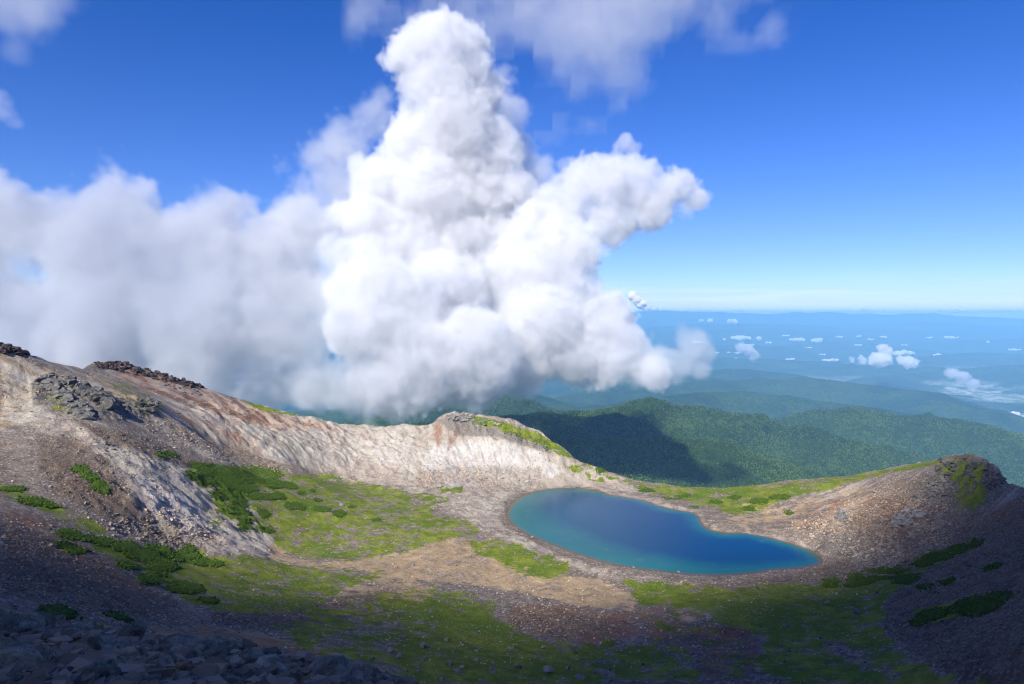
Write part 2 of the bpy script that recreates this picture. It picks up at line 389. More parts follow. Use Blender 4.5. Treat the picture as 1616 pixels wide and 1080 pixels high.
def low_clouds():
    for i, (u, v, a, b, Y) in enumerate(LOW):
        a *= 1.2
        r_ = np.random.default_rng(400 + i); px = Y / FX; c = at(u, v, Y); rows = []
        nb = int(np.clip(a / b * 2.2, 3, 16))
        for k in range(nb):
            t = (k + .5) / nb * 2 - 1
            rows.append((c[0] + t * a * px, c[1] + r_.uniform(-1, 1) * b * px * 1.5, c[2] + r_.uniform(-.3, .5) * b * px, b * px * r_.uniform(.8, 1.35) * (1 - .4 * abs(t))))
        s = b * px
        cloud('small_cloud', rows, 500 + i, [(0, 5.0 / s)], s * .16, s * .55, s * 2.6, gain=.66, octs=4, billow=.5, k=s * .6, pad=s * .6, world=True, one=True,
              label='small flat white cloud lying low over the blue valley', category='cloud', group='small clouds low over the valley')
    for rows, lab, Y in (([(1393,549,8),(1398,556,9),(1394,564,10),(1380,568,9),(1362,569,7),(1345,570,5),(1388,570,8)], 'hooked cloud puff standing over the blue valley, tallest of the valley clouds', 20000),
                      ([(1433,572,10),(1424,570,7),(1443,573,6)], 'rounded cloud puff right of the hooked valley cloud', 20000),
                      ([(1182,553,9),(1170,550,7),(1192,560,8)], 'soft cloud smudge right of the drifting puff, over the valley', 20000),
                      ([(1505,590,9),(1518,598,11),(1535,606,8),(1495,586,6)], 'thin slanting cloud smudge over the valley at the right', 18000)):
        s = 8 * Y / FX; d = 3.4 if 'hooked' in lab or 'rounded' in lab else .8
        soft_cloud('valley_cloud', [(a, b, c, Y) for a, b, c in rows], 77, d / s, .3 * s, s * .11, s * .9, s * 2.4, gain=.8, octs=5, wisp=1.1, billow=.3, k=s * .3, pad=s * .6, label=lab, category='cloud')
    far = [[(998,467,7),(1004,473,8),(1012,480,8),(1022,486,6),(1034,489,5),(1048,490,4),(1062,491,3)],[(1350,490,3),(1362,489,4),(1375,490,4),(1385,491,2)],[(1495,491,3),(1508,490,3.5),(1518,491,2)],[(1180,491,2.5),(1190,490,2)],[(1100,491,3),(1115,491,2.4)]]
    for i, rows in enumerate(far):
        Y = 60000; s = 4 * Y / FX
        cloud('horizon_cloud', [(a, b, c, Y) for a, b, c in rows], 90 + i, [(0, 3 / s)], s * .14, s * .7, s * 1.6, gain=.66, octs=4, k=s * .3, pad=s * .6,
              label='distant heaped white cloud on the horizon beside the cumulus' if i == 0 else 'tiny white cloud on the far horizon', category='cloud', group=None if i == 0 else 'tiny clouds on the horizon')
low_clouds()
def horizon_band():
    r_ = np.random.default_rng(71); Y = 60000; s = 3 * Y / FX
    rows = [(u, 491 + r_.uniform(-1, 1), r_.uniform(1.4, 3.2), Y + r_.uniform(-500, 500)) for u in np.arange(1075, 1640, 5.0) if r_.random() < .8]
    cloud('horizon_cloud', rows, 95, [(-.1 * s, 2.2 / s)], s * .2, s * .5, s * 2.5, gain=.7, octs=4, k=s * .3, pad=s * .6,
          label='thin white band of distant cloud lying along the horizon at the right', category='cloud')
horizon_band()

# the cloud drifting over the lookout, behind and above the camera: it shades the near half of the crater
def overhead():
    t = 620 / SUN[2]; rows = []; r_ = np.random.default_rng(61)
    edge_x = [-420, -250, -150, -60, 0, 60, 130, 180, 230, 320, 480]; edge_y = [170, 215, 235, 250, 275, 300, 320, 365, 405, 460, 430]
    for x in np.arange(-480, 560, 85):
        yb = np.interp(x, edge_x, edge_y)
        for y in np.arange(yb - 75, -260, -85):
            g_ = np.array([x + r_.uniform(-15, 15), y + r_.uniform(-12, 12), 30.0]) + SUN * t
            rows.append((g_[0], g_[1], g_[2] + r_.uniform(-20, 20), r_.uniform(62, 82)))
    cloud('overhead_cloud', rows, 62, [(-26, .003), (-10, .005), (8, .010), (26, .018)], 15, 60, 170, gain=.6, octs=4, billow=.3, world=True, pad=50,
          label='grey cloud passing over the lookout and shading the near half of the crater', category='cloud')
overhead()
def flank():  # unseen cloud added up-sun of the bank, following its blobs, to shade it
    rows = []
    for u, v, r, Y in bank + wing[:8]:
        Y *= .74; p = at(u, v, Y); q = p + SUN * 2300; rows.append((*q, r * Y / FX * .9))
    cloud('overhead_cloud', rows, 63, [(-20, .0005), (25, .0007)], 26, 90, 400, gain=.6, octs=4, billow=.2, world=True, pad=60,
          label='cloud high outside the left of the view shading the grey cloud bank', category='cloud')
flank()
print('clouds', round(time.time() - T0, 1))
# ------------------------------------------------------------------ crater: surveyed points -> smooth surface
Zs = [  # (u, v, height) on the crater floor and lower slopes
 (700,800,2.2),(600,850,3.5),(500,880,6),(420,860,11),(600,765,5),(740,768,2.5),(700,770,3),(650,765,4),(840,764,2),(900,767,2),(790,800,1.2),(785,840,1.2),
 (830,880,1.2),(900,905,1.2),(980,925,1.5),(700,880,3),(800,920,2.5),(1080,925,2),(1180,920,2),(1250,912,2),(1310,900,2.5),(1330,880,4),
 (620,920,8),(450,900,14),(330,800,33),(300,760,45),(400,760,19),(500,750,11),(350,870,28),(560,900,8),(500,960,20),(300,880,31),(350,1000,44),(420,960,28),
 (270,960,42),(900,960,6),(700,960,9),(700,1080,30),(600,1020,28),(500,1020,36),(800,1020,13),(900,1080,21),(1000,1000,8),(1100,960,5),(1100,1080,18),(1200,1000,9),
 (1300,960,9),(1300,1010,15),(1300,1080,24),(1200,1080,20),(1400,960,16),(1500,1000,32),(1616,960,54),(1616,1060,54),(1420,1060,30),(1500,1070,40),
 (1400,880,7),(1450,880,13),(1500,880,23),(1560,850,35),(1616,850,50),(1616,900,52),
 (1000,790,1.3),(1100,812,1.3),(1140,835,1.3),(1240,850,1.5),(1290,868,2),(1350,860,8),
]
Ys = [ # (u, v, forward distance)
 (640,720,586),(600,700,606),(560,720,588),(500,720,566),(520,695,600),(430,740,500),(440,700,548),(330,700,455),(350,660,540),(250,640,480),(300,650,520),
 (250,690,420),(200,705,372),(100,600,432),(150,640,405),(60,610,422),(30,640,390),(230,760,345),(150,760,315),(150,830,275),(150,900,235),
 (0,850,220),(0,800,255),(0,760,290),(0,700,335),(0,640,385),(0,590,412),(60,900,195),(0,930,150),(100,960,165),(200,980,190),(240,610,560),(180,600,520),(400,665,585),
 (720,700,598),(720,740,573),(800,700,592),(800,745,570),(870,720,578),(900,755,562),(950,758,560),(760,672,612),(830,690,604),
 (1430,820,392),(1350,810,425),(1290,800,455),(1240,815,465),(1200,800,487),(1150,790,505),(1500,790,392),(1560,800,360),(1480,850,362),(1400,770,450),(1330,785,470),
 (1300,760,500),(1450,750,440),(1530,745,402),(1600,800,325),(1616,800,310),(1500,750,420),
]
RIM = [ # crest of the crater, left to right, (u, v, forward distance)
 (-420,470,330),(-200,500,385),(-60,532,420),(0,545,430),(50,560,440),(100,577,470),(130,583,520),(150,572,560),(200,575,580),(260,592,596),(330,614,608),(380,630,616),(430,645,622),(480,659,627),
 (545,671,631),(600,674,631),(650,673,629),(682,671,625),(695,660,622),(710,654,621),(735,653,621),(770,659,618),(820,667,613),(850,679,608),(880,702,594),(905,724,580),(945,742,570),
 (985,753,562),(1030,763,552),(1080,768,545),(1140,769,538),(1200,765,532),(1260,758,526),(1320,751,518),(1380,743,502),(1430,735,478),(1480,726,448),(1505,720,430),(1530,717,415),(1552,723,400),
 (1575,742,376),(1600,764,350),(1616,772,335),(1700,800,290),(1850,820,235),(2100,800,190)]
near = [(0,0,148.4),(-16.6,22,140.0),(-9.6,18,141.0),(-5.4,15,142.2),(-2.1,11,143.9),(-6.7,9,145.2),(-4.2,9,145.0),(5,9,142.5),(12,8,142),(-10,0,149),(10,0,147.5),(0,-12,152.5),(-25,8,146),(-30,20,142),
 (-30,34,134),(-16,34,130),(-4,26,132),(8,24,128),(30,20,128),(0,45,110),(-25,60,113),(-60,60,119),(-60,30,140),(30,50,107),(60,60,95),(0,80,84),(40,100,72),(-40,110,84),(-80,120,85),
 (90,60,100),(0,130,60),(80,120,66),(160,120,90),(150,60,110),(250,150,120),(120,170,48),(300,60,140),(-120,80,118),(-150,130,92),(-250,200,110),(-300,100,150),(-200,60,140),(0,160,47),(50,170,41),(-60,160,62),
 (0,-60,178),(-80,-60,180),(80,-60,165),(200,-80,150),(-220,-80,195),(0,-160,215),(-200,-250,240),(200,-250,190),(0,-350,260),(-400,0,190),(400,0,120),(-450,-200,230),(450,-200,140)]
SHORE = [(800,812),(806,798),(820,786),(845,776),(880,771),(915,771),(945,776),(962,781),(985,785),(1010,789),(1035,797),(1060,804),(1090,809),(1103,815),(1108,826),(1120,836),(1145,841),(1175,842),
 (1205,847),(1235,854),(1262,862),(1285,872),(1297,884),(1293,891),(1262,897),(1222,900),(1190,905),(1150,908),(1110,908),(1075,906),(1040,902),(1000,897),(960,889),(925,879),(890,867),(860,855),(832,843),(812,830),(802,821)]
shore = np.array([at_z(u, v, 0.0)[:2] for u, v in SHORE])
def densify(P, step):
    P = np.asarray(P, float); out = []
    Q = np.roll(P, -1, 0)
    for a, b in zip(P, Q):
        n = max(1, int(np.linalg.norm(b - a) / step))
        out += [a + (b - a) * t / n for t in range(n)]
    return np.array(out)
# Catmull-Rom through the shore points
def closed_curve(P, k=5):
    P = np.asarray(P, float); out = []
    for i in range(len(P)):
        p0, p1, p2, p3 = P[i - 1], P[i], P[(i + 1) % len(P)], P[(i + 2) % len(P)]
        for t in np.arange(k) / k:
            out.append(.5 * (2 * p1 + (p2 - p0) * t + (2 * p0 - 5 * p1 + 4 * p2 - p3) * t * t + (3 * p1 - p0 - 3 * p2 + p3) * t ** 3))
    return np.array(out)
shore_c = closed_curve(shore, 5)

def poly_dist(P, x, y):
    """signed distance to a closed polygon, positive inside"""
    P = np.asarray(P, float); x = np.asarray(x, np.float32); y = np.asarray(y, np.float32)
    d = np.full(x.shape, 1e12, np.float32); ins = np.zeros(x.shape, bool)
    for (x0, y0), (x1, y1) in zip(P, np.roll(P, -1, 0)):
        ex, ey = x1 - x0, y1 - y0
        t = np.clip(((x - x0) * ex + (y - y0) * ey) / (ex * ex + ey * ey + 1e-12), 0, 1)
        d = np.minimum(d, (x - x0 - t * ex) ** 2 + (y - y0 - t * ey) ** 2)
        if y0 != y1:
            c = ((y0 > y) != (y1 > y)) & (x < (x1 - x0) * (y - y0) / (y1 - y0) + x0)
            ins ^= c
    return np.sqrt(d) * np.where(ins, 1, -1)

pts = [at_z(*p) for p in Zs] + [at(*p) for p in Ys] + [np.array([p[0], p[1], p[2] - 8.0]) for p in near]
rim = np.array([at(*p) for p in RIM])
rim_i = []
for a, b in zip(rim[:-1], rim[1:]):
    n = max(1, int(np.linalg.norm(b - a) / 14)); rim_i += [a + (b - a) * t / n for t in range(n)]
pts += rim_i
pts += [np.array([x, y, -.1]) for x, y in densify(shore, 16)]
cen = shore.mean(0)
pts += [np.array([*(cen + (p - cen) * s), -z]) for p in shore[::3] for s, z in ((.6, 3.5), (.25, 5))]
pts = np.array(pts)

def tps_fit(P, lam=2e-3):
    S = 300.0; X = P[:, :2] / S; n = len(P)
    r2 = ((X[:, None] - X[None]) ** 2).sum(-1); K = np.where(r2 > 0, r2 * np.log(r2 + 1e-20), 0) + lam * np.eye(n)
    A = np.zeros((n + 3, n + 3)); A[:n, :n] = K; A[:n, n] = 1; A[:n, n + 1:] = X; A[n:, :n] = A[:n, n:].T
    w = np.linalg.solve(A, np.concatenate([P[:, 2], np.zeros(3)]))
    def f(x, y):
        x = np.asarray(x, float) / S; y = np.asarray(y, float) / S; sh = x.shape; x = x.ravel(); y = y.ravel()
        out = np.empty(len(x))
        for s in range(0, len(x), 20000):
            r2 = (x[s:s + 20000, None] - X[None, :, 0]) ** 2 + (y[s:s + 20000, None] - X[None, :, 1]) ** 2
            out[s:s + 20000] = (r2 * np.log(r2 + 1e-20)) @ w[:n] + w[n] + w[n + 1] * x[s:s + 20000] + w[n + 2] * y[s:s + 20000]
        return out.reshape(sh)
    return f
_tps = tps_fit(pts, 1e-5)
GX0, GY0, GS = -760.0, -460.0, 2.5
_gx = np.arange(GX0, 760, GS); _gy = np.arange(GY0, 860, GS)
_grid = _tps(*np.meshgrid(_gx, _gy, indexing='ij'))
print('tps', len(pts), round(time.time() - T0, 1))
def base_lookup(x, y):
    i = np.clip((np.asarray(x) - GX0) / GS, 0, len(_gx) - 1.001); j = np.clip((np.asarray(y) - GY0) / GS, 0, len(_gy) - 1.001)
    a = i.astype(int); b = j.astype(int); f = i - a; g = j - b
    return (_grid[a, b] * (1 - f) + _grid[a + 1, b] * f) * (1 - g) + (_grid[a, b + 1] * (1 - f) + _grid[a + 1, b + 1] * f) * g

rim_az = np.arctan2(rim[:, 0], rim[:, 1]); rim_r = np.hypot(rim[:, 0], rim[:, 1])
def rim_dist(az):
    return np.interp(az, np.concatenate([[-pi, -2.2, -1.6], rim_az, [1.6, 2.2, pi]]), np.concatenate([[420, 420, 360], rim_r, [300, 380, 420]]))

# zones of the ground, surveyed as outlines; each is (attribute, strength, feather, outline)
ZW, ZH = 809, 541
_U, _V = np.meshgrid(np.arange(ZW) * 2., np.arange(ZH) * 2., indexing='ij')
zone = {k: np.zeros((ZW, ZH), np.float32) for k in ('grass', 'pale', 'tan', 'rust', 'dark', 'rough', 'rock', 'white')}
def paint(name, val, fea, poly):
    P = np.array(poly, float); x0, y0 = (P.min(0) - fea * 2) / 2; x1, y1 = (P.max(0) + fea * 2) / 2
    s = (slice(max(0, int(x0)), max(0, int(x1) + 2)), slice(max(0, int(y0)), max(0, int(y1) + 2)))
    d = poly_dist(P, _U[s], _V[s]); w = smooth(-fea, fea, d)
    z = zone[name]; z[s] = z[s] * (1 - w) + val * w
def erase(names, fea, poly, val=0.0):
    for n in names: paint(n, val, fea, poly)
# pale altered rock of the far wall and the left talus
paint('pale', 1, 18, [(320,640),(420,640),(545,668),(690,668),(712,650),(760,655),(850,680),(905,730),(985,757),(1020,775),(960,770),(830,772),(740,772),(610,770),(500,748),(430,728),(330,690),(290,650)])
paint('pale', .9, 16, [(120,670),(180,690),(290,738),(330,752),(400,800),(430,850),(420,880),(330,868),(260,850),(200,800),(155,740),(118,700)])
paint('pale', .6, 14, [(0,560),(60,590),(60,640),(120,665),(100,690),(40,680),(0,660)])
paint('pale', .55, 8, [(640,765),(720,768),(820,768),(806,790),(790,815),(800,835),(830,850),(900,880),(990,905),(1100,916),(1200,912),(1100,925),(980,920),(900,895),(830,870),(760,835),(690,805),(640,775)])
paint('pale', .5, 8, [(940,765),(1030,785),(1100,805),(1120,830),(1180,838),(1260,850),(1300,868),(1330,880),(1290,880),(1240,862),(1110,842),(1100,815),(1000,792),(950,778)])
paint('white', .9, 14, [(690,700),(760,690),(850,710),(890,745),(830,768),(720,768),(670,764),(660,720)])
paint('white', .5, 14, [(560,690),(620,680),(660,690),(650,750),(600,740),(570,720)])
paint('white', .55, 22, [(200,740),(300,780),(360,840),(300,850),(240,820)])
# sandy ground
paint('tan', .9, 14, [(0,552),(50,575),(100,600),(60,620),(40,660),(0,680)])
paint('tan', .55, 14, [(140,590),(180,600),(260,640),(330,690),(420,720),(430,735),(330,705),(230,660),(150,610)])
paint('tan', .6, 18, [(380,650),(440,665),(540,690),(600,700),(560,710),(480,715),(420,700),(370,670)])
paint('tan', 1, 7, [(395,835),(420,850),(455,878),(500,888),(580,880),(640,872),(690,855),(735,845),(745,858),(800,880),(880,905),(960,920),(1010,945),(1000,965),(900,955),(830,935),(740,920),(650,912),(560,898),(470,895),(430,885),(390,850)])
paint('tan', .7, 8, [(590,905),(640,900),(690,935),(640,960),(560,940),(500,965),(540,930)])
paint('tan', .7, 14, [(560,700),(620,710),(650,740),(700,765),(620,768),(600,745)])
paint('tan', .6, 12, [(900,735),(1000,765),(960,768),(900,765),(860,745)])
paint('tan', .55, 16, [(1160,790),(1260,785),(1350,765),(1420,765),(1450,800),(1380,850),(1300,850),(1200,835),(1130,825)])
paint('tan', .6, 8, [(160,992),(300,985),(420,1000),(520,1010),(560,1045),(470,1030),(300,1010)])
paint('tan', .5, 12, [(1000,975),(1070,960),(1130,990),(1240,1060),(1240,1080),(1160,1080),(1110,1010),(1040,1010)])
paint('tan', .35, 10, [(1290,1010),(1340,1020),(1420,1060),(1480,1080),(1400,1080),(1330,1050)])
# rusty ground
paint('rust', .9, 12, [(160,575),(250,590),(330,618),(420,650),(520,672),(545,680),(450,680),(380,668),(300,640),(210,610)])
paint('rust', .5, 5, [(682,670),(697,662),(700,690),(690,712),(684,690)])
paint('rust', .6, 5, [(722,668),(734,670),(718,700),(706,712),(708,692)])
paint('rust', .5, 18, [(300,640),(400,690),(430,720),(380,715),(300,680),(270,655)])
paint('rust', .55, 16, [(1270,800),(1330,775),(1340,800),(1300,835),(1250,840)])
paint('rust', .5, 20, [(1350,770),(1440,775),(1500,800),(1440,870),(1350,840)])
paint('rust', .55, 10, [(820,955),(900,955),(1000,965),(1010,1000),(930,1020),(840,1005),(800,985)])
paint('rust', .6, 10, [(1000,965),(1060,950),(1080,985),(1180,990),(1200,1020),(1190,1080),(1120,1080),(1090,1030),(1020,1010)])
paint('rust', .6, 20, [(1500,820),(1616,780),(1616,820),(1500,860)])
paint('rust', .5, 24, [(0,780),(100,830),(200,900),(330,985),(200,980),(0,920)])
paint('rust', .5, 8, [(180,985),(330,990),(450,1010),(560,1040),(560,1060),(440,1035),(300,1005)])
paint('rust', .5, 14, [(90,740),(180,760),(230,810),(160,800),(90,765)])
# dark scree
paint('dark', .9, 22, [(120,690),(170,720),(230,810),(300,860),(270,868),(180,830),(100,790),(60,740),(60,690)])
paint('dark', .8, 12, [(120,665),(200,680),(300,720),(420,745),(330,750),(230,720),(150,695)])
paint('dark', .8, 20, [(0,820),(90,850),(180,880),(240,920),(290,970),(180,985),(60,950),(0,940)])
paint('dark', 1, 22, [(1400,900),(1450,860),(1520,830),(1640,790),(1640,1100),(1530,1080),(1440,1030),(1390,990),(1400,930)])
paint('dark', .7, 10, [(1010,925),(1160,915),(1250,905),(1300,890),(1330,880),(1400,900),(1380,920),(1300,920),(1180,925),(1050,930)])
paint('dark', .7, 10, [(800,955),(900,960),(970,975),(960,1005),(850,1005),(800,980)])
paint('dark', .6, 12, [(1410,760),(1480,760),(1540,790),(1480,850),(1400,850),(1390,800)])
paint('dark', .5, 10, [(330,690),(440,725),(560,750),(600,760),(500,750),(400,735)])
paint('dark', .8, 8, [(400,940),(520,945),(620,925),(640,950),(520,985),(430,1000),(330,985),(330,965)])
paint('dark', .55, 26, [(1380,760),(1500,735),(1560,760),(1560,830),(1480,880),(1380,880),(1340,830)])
# rough blocky ground
paint('rough', 1, 14, [(660,745),(720,735),(850,740),(860,768),(740,768),(660,765)])
paint('rough', .8, 20, [(180,830),(260,790),(350,855),(300,870),(220,860)])
paint('rough', .8, 20, [(1250,830),(1360,790),(1500,760),(1500,880),(1400,900),(1320,880)])
paint('rough', .8, 20, [(220,650),(330,700),(470,740),(440,745),(320,715),(220,680)])
# bare rock
paint('rock', 1, 8, [(48,605),(75,592),(105,598),(150,622),(215,630),(255,650),(190,665),(150,660),(110,650),(70,640),(52,640)])
paint('rock', .8, 8, [(690,665),(712,652),(790,662),(850,682),(880,720),(840,710),(780,690),(720,690)])
paint('rock', .8, 10, [(1450,740),(1530,718),(1560,730),(1600,770),(1560,800),(1500,790),(1450,770)])
# turf
paint('grass', .67, 6, [(298,740),(330,738),(420,742),(520,750),(590,764),(640,775),(700,782),(708,790),(680,800),(690,812),(740,822),(756,838),(740,848),(700,852),(650,872),(600,880),(540,884),(495,884),(450,872),(425,850),(390,838),(350,815),(330,790),(300,765)])
paint('grass', .85, 6, [(736,852),(790,852),(850,870),(895,888),(902,902),(870,915),(840,912),(790,890),(750,872)])
paint('grass', .9, 4, [(690,770),(730,768),(730,776),(700,778)])
paint('grass', .75, 9, [(130,850),(200,855),(330,875),(410,880),(470,895),(520,897),(605,903),(600,912),(545,930),(510,960),(430,968),(340,968),(290,950),(260,920),(210,895),(150,870)])
paint('grass', .62, 14, [(560,945),(620,930),(700,930),(790,950),(800,985),(850,1012),(950,1010),(1000,1020),(1080,1010),(1120,1050),(1140,1080),(640,1080),(560,1050),(460,1020),(420,990)])
paint('grass', .97, 14, [(640,990),(700,950),(760,960),(800,1000),(900,1030),(960,1080),(660,1080),(620,1050)])
paint('grass', .88, 10, [(985,915),(1050,922),(1150,928),(1300,922),(1390,915),(1440,895),(1430,925),(1400,940),(1390,990),(1420,1030),(1500,1070),(1560,1080),(1250,1080),(1200,1060),(1200,1010),(1140,985),(1080,960),(1010,955)])
erase(['grass'], 8, [(1290,1010),(1330,1015),(1400,1045),(1420,1070),(1360,1060)], .25)
erase(['grass'], 8, [(1010,955),(1060,950),(1080,985),(1180,990),(1200,1020),(1190,1080),(1120,1080),(1040,1020)], .3)
paint('grass', .8, 5, [(980,758),(1040,764),(1140,770),(1220,764),(1310,752),(1400,741),(1470,727),(1510,718),(1480,735),(1400,748),(1330,765),(1290,778),(1230,790),(1200,808),(1150,812),(1120,800),(1060,785),(1010,772)])
paint('grass', .8, 12, [(1480,735),(1530,720),(1550,730),(1570,760),(1540,800),(1500,800),(1510,770)])
paint('grass', .95, 3, [(735,655),(775,660),(850,684),(885,705),(908,724),(880,718),(850,700),(820,690),(780,675),(745,668)])
paint('grass', .5, 6, [(905,724),(985,752),(970,764),(930,756),(890,735)])
paint('grass', .9, 4, [(380,632),(430,645),(478,657),(440,655),(400,645)])
paint('grass', .45, 12, [(150,600),(200,605),(260,640),(250,660),(190,625)])
paint('grass', .4, 14, [(60,620),(100,620),(130,655),(80,650)])
paint('grass', .8, 5, [(118,735),(135,738),(168,775),(155,778)])
paint('grass', .6, 6, [(0,760),(60,780),(160,830),(180,850),(120,835),(40,795),(0,778)])
paint('grass', .6, 8, [(320,805),(355,820),(350,840),(325,828)])
paint('grass', .8, 6, [(1440,880),(1500,862),(1540,850),(1500,885),(1450,905)])
paint('grass', .8, 6, [(1440,965),(1500,945),(1590,938),(1550,965),(1470,985)])
# shadow-side bits on the lower left
paint('grass', .5, 8, [(60,975),(160,985),(260,1000),(160,1000)])

def zones_at(x, y, z):
    u, v = project(x, y, z)
    i = np.clip(u / 2, 0, ZW - 1.01); j = np.clip(v / 2, 0, ZH - 1.01)
    a = i.astype(int); b = j.astype(int); f = i - a; g = j - b
    out = {}
    ok = (np.asarray(y) > 1)
    for k, Z in zone.items():
        out[k] = ok * ((Z[a, b] * (1 - f) + Z[a + 1, b] * f) * (1 - g) + (Z[a, b + 1] * (1 - f) + Z[a + 1, b + 1] * f) * g)
    return out

def ribs(x, y):
    th = np.arctan2(x - 50, y - 440); rc = np.hypot(x - 50, y - 440)
    s = th * 190 + 6 * fbm(x, y, 35, 2, 301)
    return fbm(s, rc * .16, 13, 4, 302, gain=.6, ridged=True) - .2
def crater_height(x, y, detail=True):
    x = np.asarray(x, float); y = np.asarray(y, float)
    r = np.hypot(x, y); az = np.arctan2(x, y); D = rim_dist(az)
    inside = np.minimum(r, D); s = inside / np.maximum(r, 1e-6)
    z = base_lookup(x * s, y * s)
    out = np.maximum(r - D, 0)
    z = z - (.8 * out - 6 * (1 - np.exp(-out / 9)) * .8)
    if detail:
        sd = poly_dist(shore_c, x, y) if x.size < 4000 else shore_lookup(x, y)
        k = smooth(0, 9, -sd)                                # calm near the water line
        zn = zones_at(x, y, z)
        rg = .35 + 1.1 * zn['rough'] + 2.2 * zn['rock'] + .9 * zn['pale'] + .8 * zn['dark'] - .2 * zn['grass']
        dist = smooth(20, 120, r)
        n = fbm(x, y, 46, 4, 1) * 2.4 + (.25 + zn['pale'] * 1.9 + zn['rust'] * .7 + zn['dark'] * .5) * fbm(x, y, 22, 4, 5, ridged=True) * 1.2
        n = n + rg * fbm(x, y, 7, 4, 9, gain=.62) * 1.1
        rib = ribs(x, y) * smooth(5, 18, z) * (r > 120)
        n = n + rib * (1.9 * zn['pale'] + 1.0 * zn['rust'] + .25 * zn['tan'] + .4 * zn['rough']) * (1 - .85 * zn['dark']) * (y > 330)
        rk = zn['rock']
        n = n + rk * (3.4 * np.abs(fbm(x + 3 * fbm(x, y, 9, 2, 31), y, 14, 4, 23, gain=.6)) + 1.0)
        z = z + n * k * dist
        z = z + (fbm(x, y, 2.6, 3, 40) * .22 * (1 - dist)) + out.clip(0, 400) * .06 * fbm(x, y, 90, 4, 12)
    return z
_sdg = poly_dist(shore_c, *np.meshgrid(np.arange(-60, 260, 1.5), np.arange(330, 620, 1.5), indexing='ij'))
def shore_lookup(x, y):
    i = (np.asarray(x) + 60) / 1.5; j = (np.asarray(y) - 330) / 1.5
    ok = (i >= 0) & (j >= 0) & (i < _sdg.shape[0] - 1) & (j < _sdg.shape[1] - 1)
    i = np.clip(i, 0, _sdg.shape[0] - 1.01); j = np.clip(j, 0, _sdg.shape[1] - 1.01)
    a = i.astype(int); b = j.astype(int); f = i - a; g = j - b
    d = (_sdg[a, b] * (1 - f) + _sdg[a + 1, b] * f) * (1 - g) + (_sdg[a, b + 1] * (1 - f) + _sdg[a + 1, b + 1] * f) * g
    return np.where(ok, d, -60.0)

def polar_grid(radii, angles, closed):
    nr, na = len(radii), len(angles)
    RR, AA = np.meshgrid(radii, angles, indexing='ij')
    i = np.arange(nr - 1)[:, None] * na; j = np.arange(na if closed else na - 1)[None]
    j2 = (j + 1) % na
    q = np.stack([i + j, i + j2, i + na + j2, i + na + j], -1).reshape(-1, 4)[:, ::-1]
    return RR * np.sin(AA), RR * np.cos(AA), q

# the crater sheet: finer where the ground is nearer the lookout
A = R(44)
ang = np.concatenate([np.linspace(-A, A, 1250), np.linspace(A, 2 * pi - A, 130)[1:-1]])
rad = np.concatenate([np.geomspace(1.2, 60, 110), np.geomspace(60, 200, 130)[1:], np.linspace(200, 680, 700)[1:], np.geomspace(680, 1500, 50)[1:]])
X, Y_, Q = polar_grid(rad, ang, True)
Z_ = crater_height(X, Y_)
sdv = shore_lookup(X, Y_); sdv = sdv + smooth(14, 3, np.abs(sdv)) * (2.2 * fbm(X, Y_, 9, 4, 88, gain=.6))
Z_ = np.where(sdv > 0, -np.minimum(sdv * .35, 6) - .05, np.where((sdv > -12), np.maximum(Z_, .03 - sdv * .04), np.maximum(Z_, np.where(np.hypot(X, Y_) < rim_dist(np.arctan2(X, Y_)), .5, -1e9))))
V = np.stack([X, Y_, Z_], -1).reshape(-1, 3)
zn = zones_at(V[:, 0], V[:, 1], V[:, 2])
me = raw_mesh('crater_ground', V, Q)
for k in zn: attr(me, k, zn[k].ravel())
attr(me, 'shore', -sdv.ravel()); attr(me, 'chute', ribs(V[:, 0], V[:, 1] + 3) * smooth(4, 14, V[:, 2]) * (1 - zn['dark'].ravel()) * smooth(300, 360, V[:, 1]))
CRATER = me
print('crater', len(V), round(time.time() - T0, 1))
